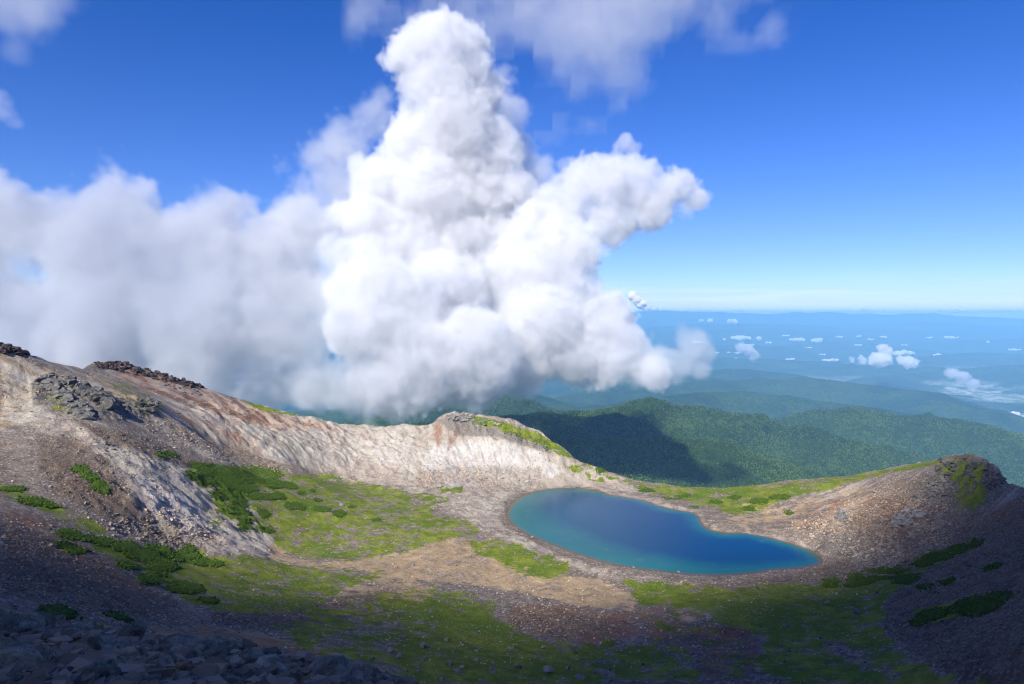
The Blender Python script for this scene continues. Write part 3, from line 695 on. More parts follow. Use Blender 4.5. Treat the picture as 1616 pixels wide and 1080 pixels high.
def ground_material():
    m = new_mat('crater ground'); g = G(m.node_tree)
    P = g.n('ShaderNodeTexCoord').outputs['Object']
    n_big = g.noise(P, .035, 4, .55)
    n_mid = g.noise(P, .16, 5, .6, .3)
    n_fin = g.noise(P, .8, 5, .65)
    n_vf = g.noise(P, 3.2, 3, .7)
    n_edge = g.math('ADD', g.math('MULTIPLY', n_mid, .5), g.math('MULTIPLY', g.noise(P, .055, 5, .62, .8), .5))
    cell = g.voro(P, .9, out=1); cell_big = g.voro(P, .32, out=1)
    cs = g.n('ShaderNodeSeparateColor', None, Color=cell).outputs[0]; cb = g.n('ShaderNodeSeparateColor', None, Color=cell_big).outputs[0]
    def zm(name, nz, width=.28, amt=.75):
        # zone edge broken up by noise
        t = g.math('ADD', g.attr(name), g.math('MULTIPLY', g.math('SUBTRACT', nz, .5), amt))
        return g.remap(t, .5 - width, .5 + width)
    # gravel
    gravel = g.mix(g.remap(n_mid, .3, .7), (.20, .155, .125), (.33, .265, .21))
    gravel = g.mix(g.remap(cs, .55, 1.0), gravel, (.44, .39, .34))
    tan = g.mix(g.remap(n_mid, .3, .7), (.46, .32, .18), (.64, .48, .29))
    pale = g.mix(g.remap(n_mid, .3, .72), (.47, .405, .31), (.70, .64, .53))
    pale = g.mix(g.remap(n_big, .42, .62), pale, g.mix(n_fin, (.46, .37, .30), (.62, .53, .44)))
    white = g.mix(g.remap(n_mid, .3, .7), (.60, .55, .50), (.82, .78, .72))
    rust = g.mix(g.remap(n_mid, .3, .7), (.21, .085, .05), (.40, .20, .115))
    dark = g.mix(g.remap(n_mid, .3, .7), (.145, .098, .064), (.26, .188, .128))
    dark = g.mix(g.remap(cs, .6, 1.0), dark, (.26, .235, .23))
    c = g.mix(zm('tan', n_edge, .22, 3.4), gravel, tan)
    c = g.mix(g.math('MULTIPLY', g.math('MULTIPLY', g.remap(g.noise(P, .07, 6, .68, 1.2), .48, .62), g.attr('tan')), .75), c, gravel)
    c = g.mix(zm('pale', n_edge, .28, 2.0), c, pale)
    c = g.mix(zm('white', n_mid), c, white)
    c = g.mix(g.math('MULTIPLY', zm('rust', n_edge, .26, 3.0), .8), c, rust)
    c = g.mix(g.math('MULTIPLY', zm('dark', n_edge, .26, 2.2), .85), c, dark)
    # streaks running down the slopes
    sep = g.n('ShaderNodeSeparateXYZ', None, Vector=P)
    cmb = g.n('ShaderNodeCombineXYZ', None, X=sep.outputs[0], Y=g.math('MULTIPLY', sep.outputs[1], .25), Z=g.math('MULTIPLY', sep.outputs[2], .18))
    st = g.noise(cmb.outputs[0], .22, 5, .65, .6)
    c = g.mix(g.math('MULTIPLY', g.remap(g.attr('chute'), -.15, -.6), g.remap(g.attr('grass'), .4, .0, .0, .6)), c, (.30, .235, .175))
    c = g.mix(g.math('MULTIPLY', g.remap(g.attr('chute'), .15, .55), g.remap(g.attr('grass'), .4, .0, .0, .45)), c, (.72, .66, .56))
    c = g.mix(g.math('MULTIPLY', g.remap(st, .5, .68), g.math('MULTIPLY', g.remap(g.attr('grass'), .4, .0), .18)), c, (.22, .17, .13))
    # blocks
    blk = g.mix(g.remap(cb, .25, .9), (.10, .088, .078), (.38, .345, .30))
    c = g.mix(g.math('MULTIPLY', zm('rough', n_fin, .3, 1.0), .45), c, blk)
    rock = g.mix(g.remap(n_fin, .3, .7), (.10, .095, .085), (.30, .28, .25))
    c = g.mix(g.math('MULTIPLY', zm('rock', n_mid, .2, .8), .75), c, rock)
    # turf
    gm = g.math('ADD', g.attr('grass'), g.math('MULTIPLY', g.math('SUBTRACT', g.noise(P, .11, 6, .68, .8), .5), 4.2))
    gm = g.math('ADD', gm, g.math('MULTIPLY', g.math('SUBTRACT', n_fin, .5), .8))
    gmask = g.math('MULTIPLY', g.remap(gm, .42, .62), g.remap(g.attr('grass'), .02, .2))
    turf = g.mix(g.remap(n_mid, .3, .7), (.15, .20, .016), (.33, .38, .048))
    turf = g.mix(g.remap(n_big, .4, .65), turf, g.mix(n_fin, (.09, .165, .012), (.21, .30, .03)))
    turf = g.mix(g.remap(n_fin, .55, .8), turf, (.36, .35, .15))
    c = g.mix(gmask, c, turf)
    # fine variation of stone and leaf
    c = g.mix(.6, c, g.mix(n_vf, (.38, .38, .38), (1.0, 1.0, 1.0)), 'MULTIPLY')
    c = g.mix(.55, c, g.mix(n_fin, (.25, .25, .25), (1.35, 1.35, 1.35)), 'MULTIPLY')
    # wet margin
    wet = g.remap(g.math('ADD', g.attr('shore'), g.math('MULTIPLY', n_mid, 2.0)), 3.2, 1.2)
    c = g.mix(g.math('MULTIPLY', wet, .55), c, (.10, .07, .05))
    hgt = g.math('ADD', g.math('MULTIPLY', n_fin, 1.2), g.math('ADD', g.math('MULTIPLY', cs, .22), g.math('MULTIPLY', n_vf, .25)))
    bmp = g.n('ShaderNodeBump', None, Strength=.75, Distance=1.0, Height=hgt)
    b = g.n('ShaderNodeBsdfPrincipled', None, Base_Color=c, Roughness=.95, Normal=bmp)
    b.inputs['Specular IOR Level'].default_value = .15
    g.n('ShaderNodeOutputMaterial', None, Surface=b)
    return m
M_GROUND = ground_material()
link('crater_ground', CRATER, M_GROUND, kind='structure')

# pond
def pond():
    s = 2.0
    x, y = np.meshgrid(np.arange(-20, 210, s), np.arange(360, 590, s), indexing='ij')
    sd = shore_lookup(x, y); ok = sd > -4
    idx = np.full(x.shape, -1); idx[ok] = np.arange(ok.sum())
    q = np.stack([idx[:-1, :-1], idx[1:, :-1], idx[1:, 1:], idx[:-1, 1:]], -1).reshape(-1, 4); q = q[(q >= 0).all(1)]
    V = np.stack([x[ok], y[ok], np.zeros(ok.sum())], -1)
    me = raw_mesh('pond_water', V, q); attr(me, 'depth', sd[ok]); attr(me, 'shelf', (sd * (1 + 3.2 * smooth(-.75, .45, (x - 90) / 90 * .75 + (y - 460) / 90 * .55)))[ok])
    m = new_mat('pond water'); g = G(m.node_tree)
    P = g.n('ShaderNodeTexCoord').outputs['Object']
    n1 = g.noise(P, .028, 5, .6, .5); n2 = g.noise(P, .12, 5, .65, .4)
    dep = g.math('ADD', g.attr('shelf'), g.math('MULTIPLY', g.math('SUBTRACT', n1, .5), 44.0))
    sx = g.n('ShaderNodeSeparateXYZ', None, Vector=P).outputs[0]
    c = g.mix(g.math('MULTIPLY', g.remap(dep, 0, 62), g.remap(sx, -10, 110, .6, 1.0)), (.012, .128, .142), (.002, .048, .135))
    c = g.mix(g.math('MULTIPLY', g.remap(n2, .5, .75), g.remap(dep, 60, 12)), c, (.04, .13, .15))
    c = g.mix(g.remap(g.attr('depth'), 3.5, .3), c, (.12, .10, .06))
    cmb = g.n('ShaderNodeBump', None, Strength=.3, Distance=.3, Height=g.noise(P, .9, 3, .6))
    b = g.n('ShaderNodeBsdfPrincipled', None, Base_Color=c, Roughness=.12, Normal=cmb, IOR=1.33); b.inputs['Specular IOR Level'].default_value = .26
    g.n('ShaderNodeOutputMaterial', None, Surface=b)
    link('pond_water', me, m, kind='structure')
pond()
# ------------------------------------------------------------------ forested hills, valley and far ranges
CREST = [ # (slope, rounding, gully amplitude, [(u, v, forward distance)...])
 (.25, 400, 190, [(1000,600,17500),(1100,594,18000),(1200,606,17500),(1280,616,17000)]),
 (.22, 500, 190, [(1280,585,24500),(1380,577,25500),(1460,580,25000),(1540,592,24000)]),
 (.22, 500, 200, [(1000,570,26000),(1090,563,27000),(1200,568,27000),(1300,572,26500)]),
 (.2, 700, 220, [(1250,545,37000),(1340,538,38000),(1430,548,37000)]),
 (.2, 700, 240, [(1040,516,47000),(1130,511,48500),(1240,512,48500),(1340,518,48000),(1460,522,47500),(1600,526,47000),(1720,530,47000)]),
 (.42, 160, 150, [(560,690,4300),(760,676,4400),(860,666,4600),(940,655,5000),(1000,645,5400),(1050,639,5600),(1110,648,5600),(1180,662,5400),(1260,680,5200),(1340,698,5100),(1420,722,5000),(1500,745,4900),(1640,790,4700)]),
 (.40, 120, 80, [(880,705,3600),(960,700,3500),(1050,697,3650),(1120,702,3800),(1170,722,3700),(1210,745,3600),(1240,765,3500)]),
 (.42, 160, 170, [(1080,690,7300),(1180,676,7300),(1260,664,7200),(1310,655,7100),(1350,648,7000),(1400,655,7000),(1450,662,6900),(1530,672,6700),(1580,688,6500),(1640,718,6200)]),
 (.45, 200, 120, [(560,670,6600),(640,652,6900),(700,640,7200),(740,630,7400),(775,626,7500),(820,636,7400),(860,652,7200),(930,668,6800)]),
 (.35, 300, 150, [(500,650,10500),(640,640,10800),(740,630,11000),(820,622,11200),(880,636,11000),(960,640,10500),(1040,632,11000),(1100,622,11500),(1170,618,11800),(1240,628,11500),(1330,640,11000),(1440,655,10500)]),
 (.36, 400, 170, [(900,628,14500),(980,612,15000),(1080,604,15500),(1170,600,15500),(1260,598,15500),(1310,601,15000),(1380,612,14500),(1440,617,14000),(1500,636,13000),(1560,650,12500),(1600,668,12000),(1660,700,11000)]),
 (.25, 500, 190, [(300,610,20000),(600,600,20000),(800,588,20500),(950,585,21000),(1060,590,20000),(1150,584,20000),(1240,590,19000)]),
 (.25, 500, 190, [(1380,598,22000),(1450,590,23000),(1520,582,24000),(1616,578,23000),(1700,570,22000)]),
 (.22, 600, 120, [(1420,572,29000),(1480,562,30000),(1560,556,31000),(1640,558,30000),(1800,550,30000)]),
 (.2, 800, 140, [(500,560,31000),(800,552,32000),(1000,550,33000),(1120,545,34000),(1220,548,34000)]),
 (.2, 800, 150, [(300,540,41000),(800,530,42000),(1000,524,43000),(1120,521,44000),(1230,519,44500),(1330,526,44000),(1440,540,42000),(1520,538,41000),(1620,535,40000),(1800,530,40000)]),
 (.18, 1200, 120, [(-300,512,52000),(400,508,53000),(900,505,53000),(1060,501,60000),(1180,503,60000),(1290,507,60000),(1380,512,53000),(1450,508,52500),(1510,510,52500),(1600,516,52000),(1760,520,52000)]),
 (.3, 700, 170, [(-300,497,60000),(500,495,60000),(960,493,60000),(1010,492,60000),(1040,491,60000),(1070,492,60000),(1110,493,60000),(1170,494.5,60000),(1215,496,60000),(1250,493.5,60000),(1275,495,60000),(1300,492.5,60000),(1340,495.5,60000),(1400,497,60000),(1445,494.5,60000),(1475,496,60000),(1520,500,60000),(1800,508,60000)]),
]
def hills_height(x, y, detail=True):
    x = np.asarray(x, float); y = np.asarray(y, float); r = np.hypot(x, y)
    z = np.interp(r, [0, 900, 1800, 3500, 9000, 16000, 90000], [-420, -520, -900, -1330, -1900, -2250, -2350])
    amp = 20 + r * .0035
    z = z + fbm(x, y, 2600, 3, 50) * np.clip(r * .012, 20, 160)
    amp = np.clip(r * .014, 50, 200)
    for slope, w, am, pts_ in CREST:
        C = np.array([at(*p) for p in pts_])
        best = np.full(x.shape, -1e9)
        k = w * .25
        # keep only points anywhere near this ridge
        reach = 2600 / slope
        m = (y > C[:, 1].min() - reach) & (y < C[:, 1].max() + reach) & (x > C[:, 0].min() - reach) & (x < C[:, 0].max() + reach)
        xm, ym = x[m], y[m]; b = np.full(xm.shape, -1e9)
        for p, q in zip(C[:-1], C[1:]):
            e = q - p
            t = np.clip(((xm - p[0]) * e[0] + (ym - p[1]) * e[1]) / (e[0] ** 2 + e[1] ** 2), 0, 1)
            d = np.hypot(xm - p[0] - t * e[0], ym - p[1] - t * e[1])
            b = np.maximum(b, p[2] + t * e[2] - slope * (np.sqrt(d * d + w * w) - w))
        best[m] = b
        h = np.clip(.5 + .5 * (best - z) / k, 0, 1)
        am_here = (h * (1 - .85 * np.exp(-np.maximum(0, 0) / 1)) )
        z = np.where(best > -1e8, z * (1 - h) + best * h + k * h * (1 - h), z)
        amp = amp * (1 - h) + am * h
    if detail:
        wx = x + 260 * fbm(x, y, 1500, 2, 61); wy = y + 260 * fbm(x, y, 1500, 2, 62)
        s = np.clip(r / 6500, .6, 5)
        s = 2.0 ** np.round(np.log2(s))
        n = 0; tot = 0
        for oc, a_ in ((1.0, 1.0), (2.0, .8), (4.0, 1.2), (8.0, 1.6)):
            wgt = np.exp(-((np.log2(np.clip(r / 6500, .6, 6)) - np.log2(oc)) / 1.0) ** 2)
            n = n + wgt * fbm(wx, wy, 820 * oc, 6, 70, gain=.52, ridged=True); tot = tot + wgt
        z = z + amp * (n / tot - .4) + np.clip(r - 45000, 0, 15000) * .011 * fbm(x, y, 2200, 4, 99, gain=.6)
    return z
ang = np.linspace(R(-50), R(46), 1150)
rad = np.concatenate([np.geomspace(700, 3000, 60), np.geomspace(3000, 16000, 520)[1:], np.geomspace(16000, 74000, 420)[1:], np.geomspace(74000, 90000, 6)[1:]])
X, Y_, Q = polar_grid(rad, ang, False)
Z_ = hills_height(X, Y_)
me = raw_mesh('forested_hills', np.stack([X, Y_, Z_], -1).reshape(-1, 3), Q)
print('hills', X.size, round(time.time() - T0, 1))
m = new_mat('forest hills'); g = G(m.node_tree)
P = g.n('ShaderNodeTexCoord').outputs['Object']
a1 = g.noise(P, .0011, 6, .6); a2 = g.noise(P, .02, 4, .7); a3 = g.noise(P, .004, 5, .65, .5)
c = g.mix(g.remap(a1, .35, .65), (.018, .045, .018), (.045, .085, .022))
c = g.mix(g.math('MULTIPLY', g.remap(a3, .5, .7), .6), c, (.075, .12, .035))
c = g.mix(.8, c, g.mix(g.remap(a2, .3, .7), (.25, .25, .25), (1.4, 1.4, 1.4)), 'MULTIPLY')
sep = g.n('ShaderNodeSeparateXYZ', None, Vector=P)
low = g.math('MULTIPLY', g.remap(sep.outputs[2], -2000, -2200), g.remap(g.noise(P, .00045, 5, .6), .48, .56))
fields = g.mix(g.remap(g.noise(P, .003, 4, .7), .4, .6), (.14, .19, .09), (.5, .5, .46))
c = g.mix(g.math('MULTIPLY', low, .8), c, fields)
bmp = g.n('ShaderNodeBump', None, Strength=1.0, Distance=12.0, Height=a2)
b = g.n('ShaderNodeBsdfPrincipled', None, Base_Color=c, Roughness=1.0, Normal=bmp); b.inputs['Specular IOR Level'].default_value = 0
g.n('ShaderNodeOutputMaterial', None, Surface=b)
link('forested_hills', me, m, kind='structure')

# forest: conifers and birches standing on the nearer hills
def forest():
    r_ = np.random.default_rng(11)
    n = 260000
    y = 3000 * (9500 / 3000) ** r_.random(n) ; x = y * r_.uniform(-.20, .80, n)
    keep = fbm(x, y, 140, 3, 90) > -.42 ; x = x[keep]; y = y[keep]
    z = hills_height(x, y)
    u, v = project(x, y, z); k = (v < 800) & (u > 600) & (u < 1660); x, y, z = x[k], y[k], z[k]; n = len(x)
    s = r_.uniform(.6, 1.35, n) * np.clip(y / 5200, .75, 1.35)
    h = 12 * s; w = 4.4 * s * r_.uniform(.7, 1.3, n)
    broad = r_.random(n) < np.clip(.3 + .6 * fbm(x, y, 420, 4, 95) * 1.6, .03, .95); h = np.where(broad, h * .75, h); w = np.where(broad, w * 1.25, w)
    a0 = r_.random(n) * pi
    ks = 5; V = np.zeros((n, ks + 2, 3), np.float32)
    for k_ in range(ks):
        a = a0 + k_ * 2 * pi / ks; j = r_.uniform(.75, 1.2, n)
        V[:, k_] = np.stack([x + w * j * np.cos(a), y + w * j * np.sin(a), z + h * np.where(broad, .45, .16)], -1)
    V[:, ks] = np.stack([x, y, z + h], -1); V[:, ks + 1] = np.stack([x, y, z - 4], -1)
    F = []
    for k_ in range(ks):
        F.append([k_, (k_ + 1) % ks, ks]); F.append([(k_ + 1) % ks, k_, ks + 1])
    Fa = (np.array(F)[None] + (np.arange(n) * (ks + 2))[:, None, None]).reshape(-1, 3)
    me = raw_mesh('forest', V.reshape(-1, 3), Fa, False)
    attr(me, 'tone', np.repeat(np.where(broad, r_.uniform(.55, 1, n), r_.uniform(0, .45, n)), ks + 2))
    m = new_mat('forest leaves'); g = G(m.node_tree)
    t = g.attr('tone'); rp = g.n('ShaderNodeValToRGB', None, Fac=t)
    e = rp.color_ramp.elements; e[0].position = 0; e[0].color = (.012, .030, .012, 1); e[1].position = 1; e[1].color = (.100, .155, .034, 1)
    k1 = rp.color_ramp.elements.new(.5); k1.color = (.042, .080, .018, 1)
    b = g.n('ShaderNodeBsdfPrincipled', None, Base_Color=rp, Roughness=.9); b.inputs['Specular IOR Level'].default_value = .1
    g.n('ShaderNodeOutputMaterial', None, Surface=b)
    link('forest', me, m, kind='stuff')
    print('trees', n, round(time.time() - T0, 1))
forest()

# the blue air over the lowland
def haze():
    x0, x1, y0, y1, z0, z1 = -130000, 130000, -4000, 68000, -2900, 335
    V = [(x, y, z) for x in (x0, x1) for y in (y0, y1) for z in (z0, z1)]
    F = [(0, 1, 3, 2), (4, 6, 7, 5), (0, 4, 5, 1), (2, 3, 7, 6), (0, 2, 6, 4), (1, 5, 7, 3)]
    me = raw_mesh('haze', V, np.array(F), False)
    link('haze', me, vol_mat('blue air', 2.9e-5, (.27, .61, 1.0), -.2), kind='stuff')
haze()
# ------------------------------------------------------------------ stones, boulders, outcrops, thickets
def hit(u, v, y0=4, y1=660, n=500):
    """where the line of sight meets the crater ground"""
    u = np.atleast_1d(np.asarray(u, float)); v = np.atleast_1d(np.asarray(v, float))
    rx, rz = ray(u, v); Ys_ = np.geomspace(y0, y1, n)
    out = np.full((len(u), 3), np.nan)
    for s in range(0, len(u), 600):
        a = rx[s:s + 600, None] * Ys_; c = CAMZ + rz[s:s + 600, None] * Ys_; b = np.broadcast_to(Ys_, a.shape)
        gz = crater_height(a.ravel(), b.ravel()).reshape(a.shape)
        under = c < gz; first = under.argmax(1); ok = under.any(1) & (first > 0)
        i = np.arange(len(a)); f1 = np.clip(first, 1, None); f0 = f1 - 1
        d0 = (c - gz)[i, f0]; d1 = (c - gz)[i, f1]; t = d0 / (d0 - d1 + 1e-9)
        Yh = Ys_[f0] + t * (Ys_[f1] - Ys_[f0])
        o = np.stack([rx[s:s + 600] * Yh, Yh, CAMZ + rz[s:s + 600] * Yh], -1); o[~ok] = np.nan
        out[s:s + 600] = o
    return out

import bmesh
from mathutils import Vector, noise as mn
def rock_mesh(name, seed, cuts=2, npts=16, rough=.05, flat=.7):
    r_ = np.random.default_rng(seed); bm = bmesh.new()
    for _ in range(npts):
        p = r_.normal(size=3); p /= np.linalg.norm(p); p *= r_.uniform(.78, 1.05)
        p[2] *= flat; p[0] *= 1.15; bm.verts.new(p)
    res = bmesh.ops.convex_hull(bm, input=bm.verts)
    bmesh.ops.delete(bm, geom=[e for e in res['geom_interior'] if isinstance(e, bmesh.types.BMVert)], context='VERTS')
    bmesh.ops.bevel(bm, geom=bm.edges[:], offset=.022, segments=1, affect='EDGES', clamp_overlap=True)
    bmesh.ops.triangulate(bm, faces=bm.faces[:])
    for _ in range(cuts):
        bmesh.ops.subdivide_edges(bm, edges=[e for e in bm.edges if e.calc_length() > .13], cuts=1, use_grid_fill=False)
        bmesh.ops.triangulate(bm, faces=bm.faces[:])
    off = Vector(r_.uniform(-50, 50, 3))
    bm.normal_update()
    mv = []
    for v_ in bm.verts:
        q = v_.co * 1.6 + off
        d = mn.fractal(q, 1.0, 2.1, 3) * rough * 1.6 + mn.fractal(v_.co * 7 + off, .8, 2.0, 3) * rough * .5
        mv.append((v_, v_.normal * d))
    for v_, d in mv: v_.co += d
    me = bpy.data.meshes.new(name); bm.to_mesh(me); bm.free()
    me.polygons.foreach_set('use_smooth', np.zeros(len(me.polygons), bool))
    return me

def stone_material(name, a, b_, spots=None, scale=1.0, bump=.6):
    m = new_mat(name); g = G(m.node_tree)
    P = g.n('ShaderNodeTexCoord').outputs['Object']
    inf = g.n('ShaderNodeObjectInfo')
    P2 = g.n('ShaderNodeVectorMath', {'operation': 'ADD'}, _0=P, _1=inf.outputs['Location']).outputs[0]
    n1 = g.noise(P2, 1.4 * scale, 6, .65, .3); n2 = g.noise(P2, 9 * scale, 4, .7)
    c = g.mix(g.remap(n1, .3, .7), a, b_)
    c = g.mix(.5, c, g.mix(n2, (.35, .35, .35), (1.25, 1.25, 1.25)), 'MULTIPLY')
    tone = g.math('ADD', .6, g.math('MULTIPLY', inf.outputs['Random'], .8))
    c = g.mix(1.0, c, g.n('ShaderNodeCombineColor', None, Red=tone, Green=tone, Blue=tone).outputs[0], 'MULTIPLY')
    if spots:
        sp = g.math('MULTIPLY', g.remap(g.noise(P2, 2.2 * scale, 6, .75), .52, .60), .65)
        c = g.mix(sp, c, spots)
        sp2 = g.remap(g.noise(P2, 14 * scale, 3, .6), .66, .70)
        c = g.mix(g.math('MULTIPLY', sp2, .6), c, (.42, .43, .40))
    bmp = g.n('ShaderNodeBump', None, Strength=bump, Distance=.08 / scale, Height=g.math('ADD', n2, n1))
    b = g.n('ShaderNodeBsdfPrincipled', None, Base_Color=c, Roughness=.92, Normal=bmp); b.inputs['Specular IOR Level'].default_value = .2
    g.n('ShaderNodeOutputMaterial', None, Surface=b)
    return m
M_BOULD = stone_material('grey lichened stone', (.11, .107, .088), (.34, .33, .28), (.15, .17, .10), 1.0, .9)
M_OCHRE = stone_material('ochre stone', (.30, .20, .10), (.48, .36, .22), None, 1.5, .7)
M_MEADOW = stone_material('pale weathered stone', (.13, .125, .115), (.30, .29, .27), None, .5, .7)
M_CRAG = stone_material('dark crag stone', (.07, .066, .062), (.19, .18, .165), (.25, .24, .21), .25, .8)
M_LAVA = stone_material('reddish black lava', (.045, .036, .036), (.12, .085, .078), None, .2, .8)
M_BLOCK = stone_material('grey block stone', (.12, .115, .105), (.28, .27, .25), None, .2, .8)

big = [rock_mesh('boulder', 100 + i, 3, [11, 14, 18][i % 3], .055, [.6, .75, .95][i % 3]) for i in range(9)]
small = [rock_mesh('rock', 200 + i, 2, 11, .035, [.6, .75][i % 2]) for i in range(8)]
for me in big: me.materials.append(M_BOULD)
big_o = [me.copy() for me in big[:4]]
for me in big_o: me.materials.clear(); me.materials.append(M_OCHRE)
for me in small: me.materials.append(M_MEADOW)

def put_rock(me, p, size, r_, name, sink=.25, **tags):
    o = link(name, me, (), **tags)
    o.location = (p[0], p[1], p[2] + size * (.5 - sink) * .6)
    s = size / 2
    o.scale = (s * r_.uniform(.85, 1.15), s * r_.uniform(.8, 1.1), s * r_.uniform(.75, 1.1))
    o.rotation_euler = (r_.uniform(-.35, .35), r_.uniform(-.35, .35), r_.uniform(0, 6.28))
    return o

def foreground():
    r_ = np.random.default_rng(21)
    named = [(305,1018,78,'broad dark rounded boulder humped highest at the brink of the near slope'),
     (383,1042,38,'upright blocky boulder with a flat dark right side in front of the hollow'),(351,1056,38,'pitted boulder standing just right of the ochre stones'),
     (431,1052,82,'large pale grey pitted boulder right of the blocky boulder'),(252,1046,54,'long tilted boulder left of the ochre stones'),(302,1044,50,'low grey boulder directly below the big humped boulder'),
     (140,985,32,'blue grey pointed boulder alone on the brink of the slope'),(205,1003,70,'greenish slab shaped boulder behind the middle of the boulder field'),(22,966,50,'tilted slab at the far left edge of the boulder field'),
     (74,972,52,'wide greenish slab beside the far left tilted slab'),(496,1066,52,'low mossy boulder near the right end of the boulder field'),(460,1062,34,'small dark boulder right of the large pale pitted boulder'),
     (556,1072,42,'last boulder at the right end of the boulder field')]
    P = hit([n[0] for n in named], [n[1] + n[2] * .2 for n in named], 4, 40)
    used = []
    for (u, v, w, lab), p in zip(named, P):
        if np.isnan(p[0]): print('miss', lab); continue
        s = w * p[1] / FX * 1.08
        put_rock(big[len(used) % 9], p, s, r_, 'boulder', .3, label=lab, category='boulder', group='boulders of the near talus slope'); used.append((p[0], p[1], s))
    och = [(315,1060,24),(286,1064,25),(331,1062,19),(294,1074,17),(273,1073,20),(316,1075,16),(338,1076,15),(252,1075,18),(206,1074,22),(225,1077,18),(440,1076,20),(460,1078,14)]
    P = hit([n[0] for n in och], [n[1] for n in och], 4, 40)
    for (u, v, w), p in zip(och, P):
        if np.isnan(p[0]): continue
        s = w * p[1] / FX * 1.15; p = p + (0, 0, s * .35)
        put_rock(big_o[len(used) % 4], p, s, r_, 'ochre_stone', .3, label='small ochre yellow stone at the bottom of the boulder field', category='stone', group='ochre stones at the bottom edge'); used.append((p[0], p[1], s))
    reg = [(-40,940),(40,950),(120,978),(230,996),(330,1004),(420,1024),(520,1052),(640,1082),(640,1110),(-40,1110)]
    cand = np.stack([r_.uniform(-40, 640, 5000), r_.uniform(935, 1105, 5000)], 1)
    cand = cand[poly_dist(reg, cand[:, 0], cand[:, 1]) > 0]
    P = hit(cand[:, 0], cand[:, 1], 3, 40, 260); P = P[~np.isnan(P[:, 0])]
    cnt = 0
    for p in P:
        s = float(np.clip(r_.lognormal(-1.3, .6), .14, 1.05)) * (.75 + p[1] / 60)
        if all((p[0] - a) ** 2 + (p[1] - b) ** 2 > (.37 * (s + t)) ** 2 for a, b, t in used):
            put_rock(big[int(r_.integers(9))], p, s * 1.25, r_, 'boulder', .2, label='grey blue lichened boulder packed among others on the near slope', category='boulder', group='boulders of the near talus slope, unnamed')
            used.append((p[0], p[1], s)); cnt += 1
        if cnt >= 284: break
    print('fg', cnt, len(P))
foreground()

def meadow():
    r_ = np.random.default_rng(31)
    L = [(667,1022,15),(664,1041,14),(627,1039,14),(587,1042,10),(615,1030,11),(705,1011,9),(709,1050,13),(803,1026,12),(858,1023,8),(776,1061,16),(816,1055,12),(866,1061,17),(505,1020,8),(538,1020,7),(635,1008,9),(628,974,6),
     (696,1072,12),(729,1055,9),(539,798,8),(685,789,5),(909,1030,12),(896,1056,9),(915,1071,15),(1016,1049,9),(1134,1009,9),(1201,990,6),(1241,992,10),(1172,949,7),(1000,897,5),(1071,904,6),(938,1063,9),(964,1075,9),(1001,1077,8),
     (1046,1009,6),(1101,1045,5),(1294,1028,4),(1258,1021,4),(1305,954,13),(1352,968,13),(1390,926,9),(1384,937,7),(1588,879,12),(1380,778,9),(1333,852,11),(1358,902,9),(1431,887,9),(845,1010,7),(752,1044,9),(560,1056,12),(640,1060,8),
     (1320,938,6),(1345,1010,5),(1420,930,9),(1450,945,7),(1500,905,8),(1530,895,9),(1560,920,7),(1475,935,6),(610,870,5),(620,891,6),(652,893,7),(720,893,5)]
    names = {0:'wide grey rock in the dark turf below the sandy flat',37:'squat grey rock in the turf below the right end of the pond',38:'low wide rock right of the squat rock below the pond',24:'pale rock on the brown streak in the dark turf',18:'pale rock in the left meadow beside dark thickets',22:'grey rock lying by the pond\'s near shore',
             42:'round dark rock high on the red slope above the pond',41:'pale rock alone on the dark scree at the right edge'}
    reg = [(480,985),(620,1000),(800,1015),(1000,1030),(1200,1040),(1300,900),(1500,840),(1600,880),(1600,1000),(1400,940),(1200,1078),(560,1078)]
    c = np.stack([r_.uniform(480, 1610, 900), r_.uniform(850, 1078, 900)], 1); c = c[poly_dist(reg, c[:, 0], c[:, 1]) > 0][:130]
    L2 = [(a, b, float(r_.uniform(2.5, 6))) for a, b in c]
    P = hit([a[0] for a in L + L2], [a[1] for a in L + L2], 60, 660, 500)
    for i, ((u, v, w), p) in enumerate(zip(L + L2, P)):
        if np.isnan(p[0]): continue
        put_rock(small[int(r_.integers(8))], p, w * p[1] / FX * 1.15, r_, 'rock', .2, label=names.get(i, 'grey rock lying on the turf and gravel of the crater floor'), category='rock',
                 group='rocks on the crater floor')
meadow()

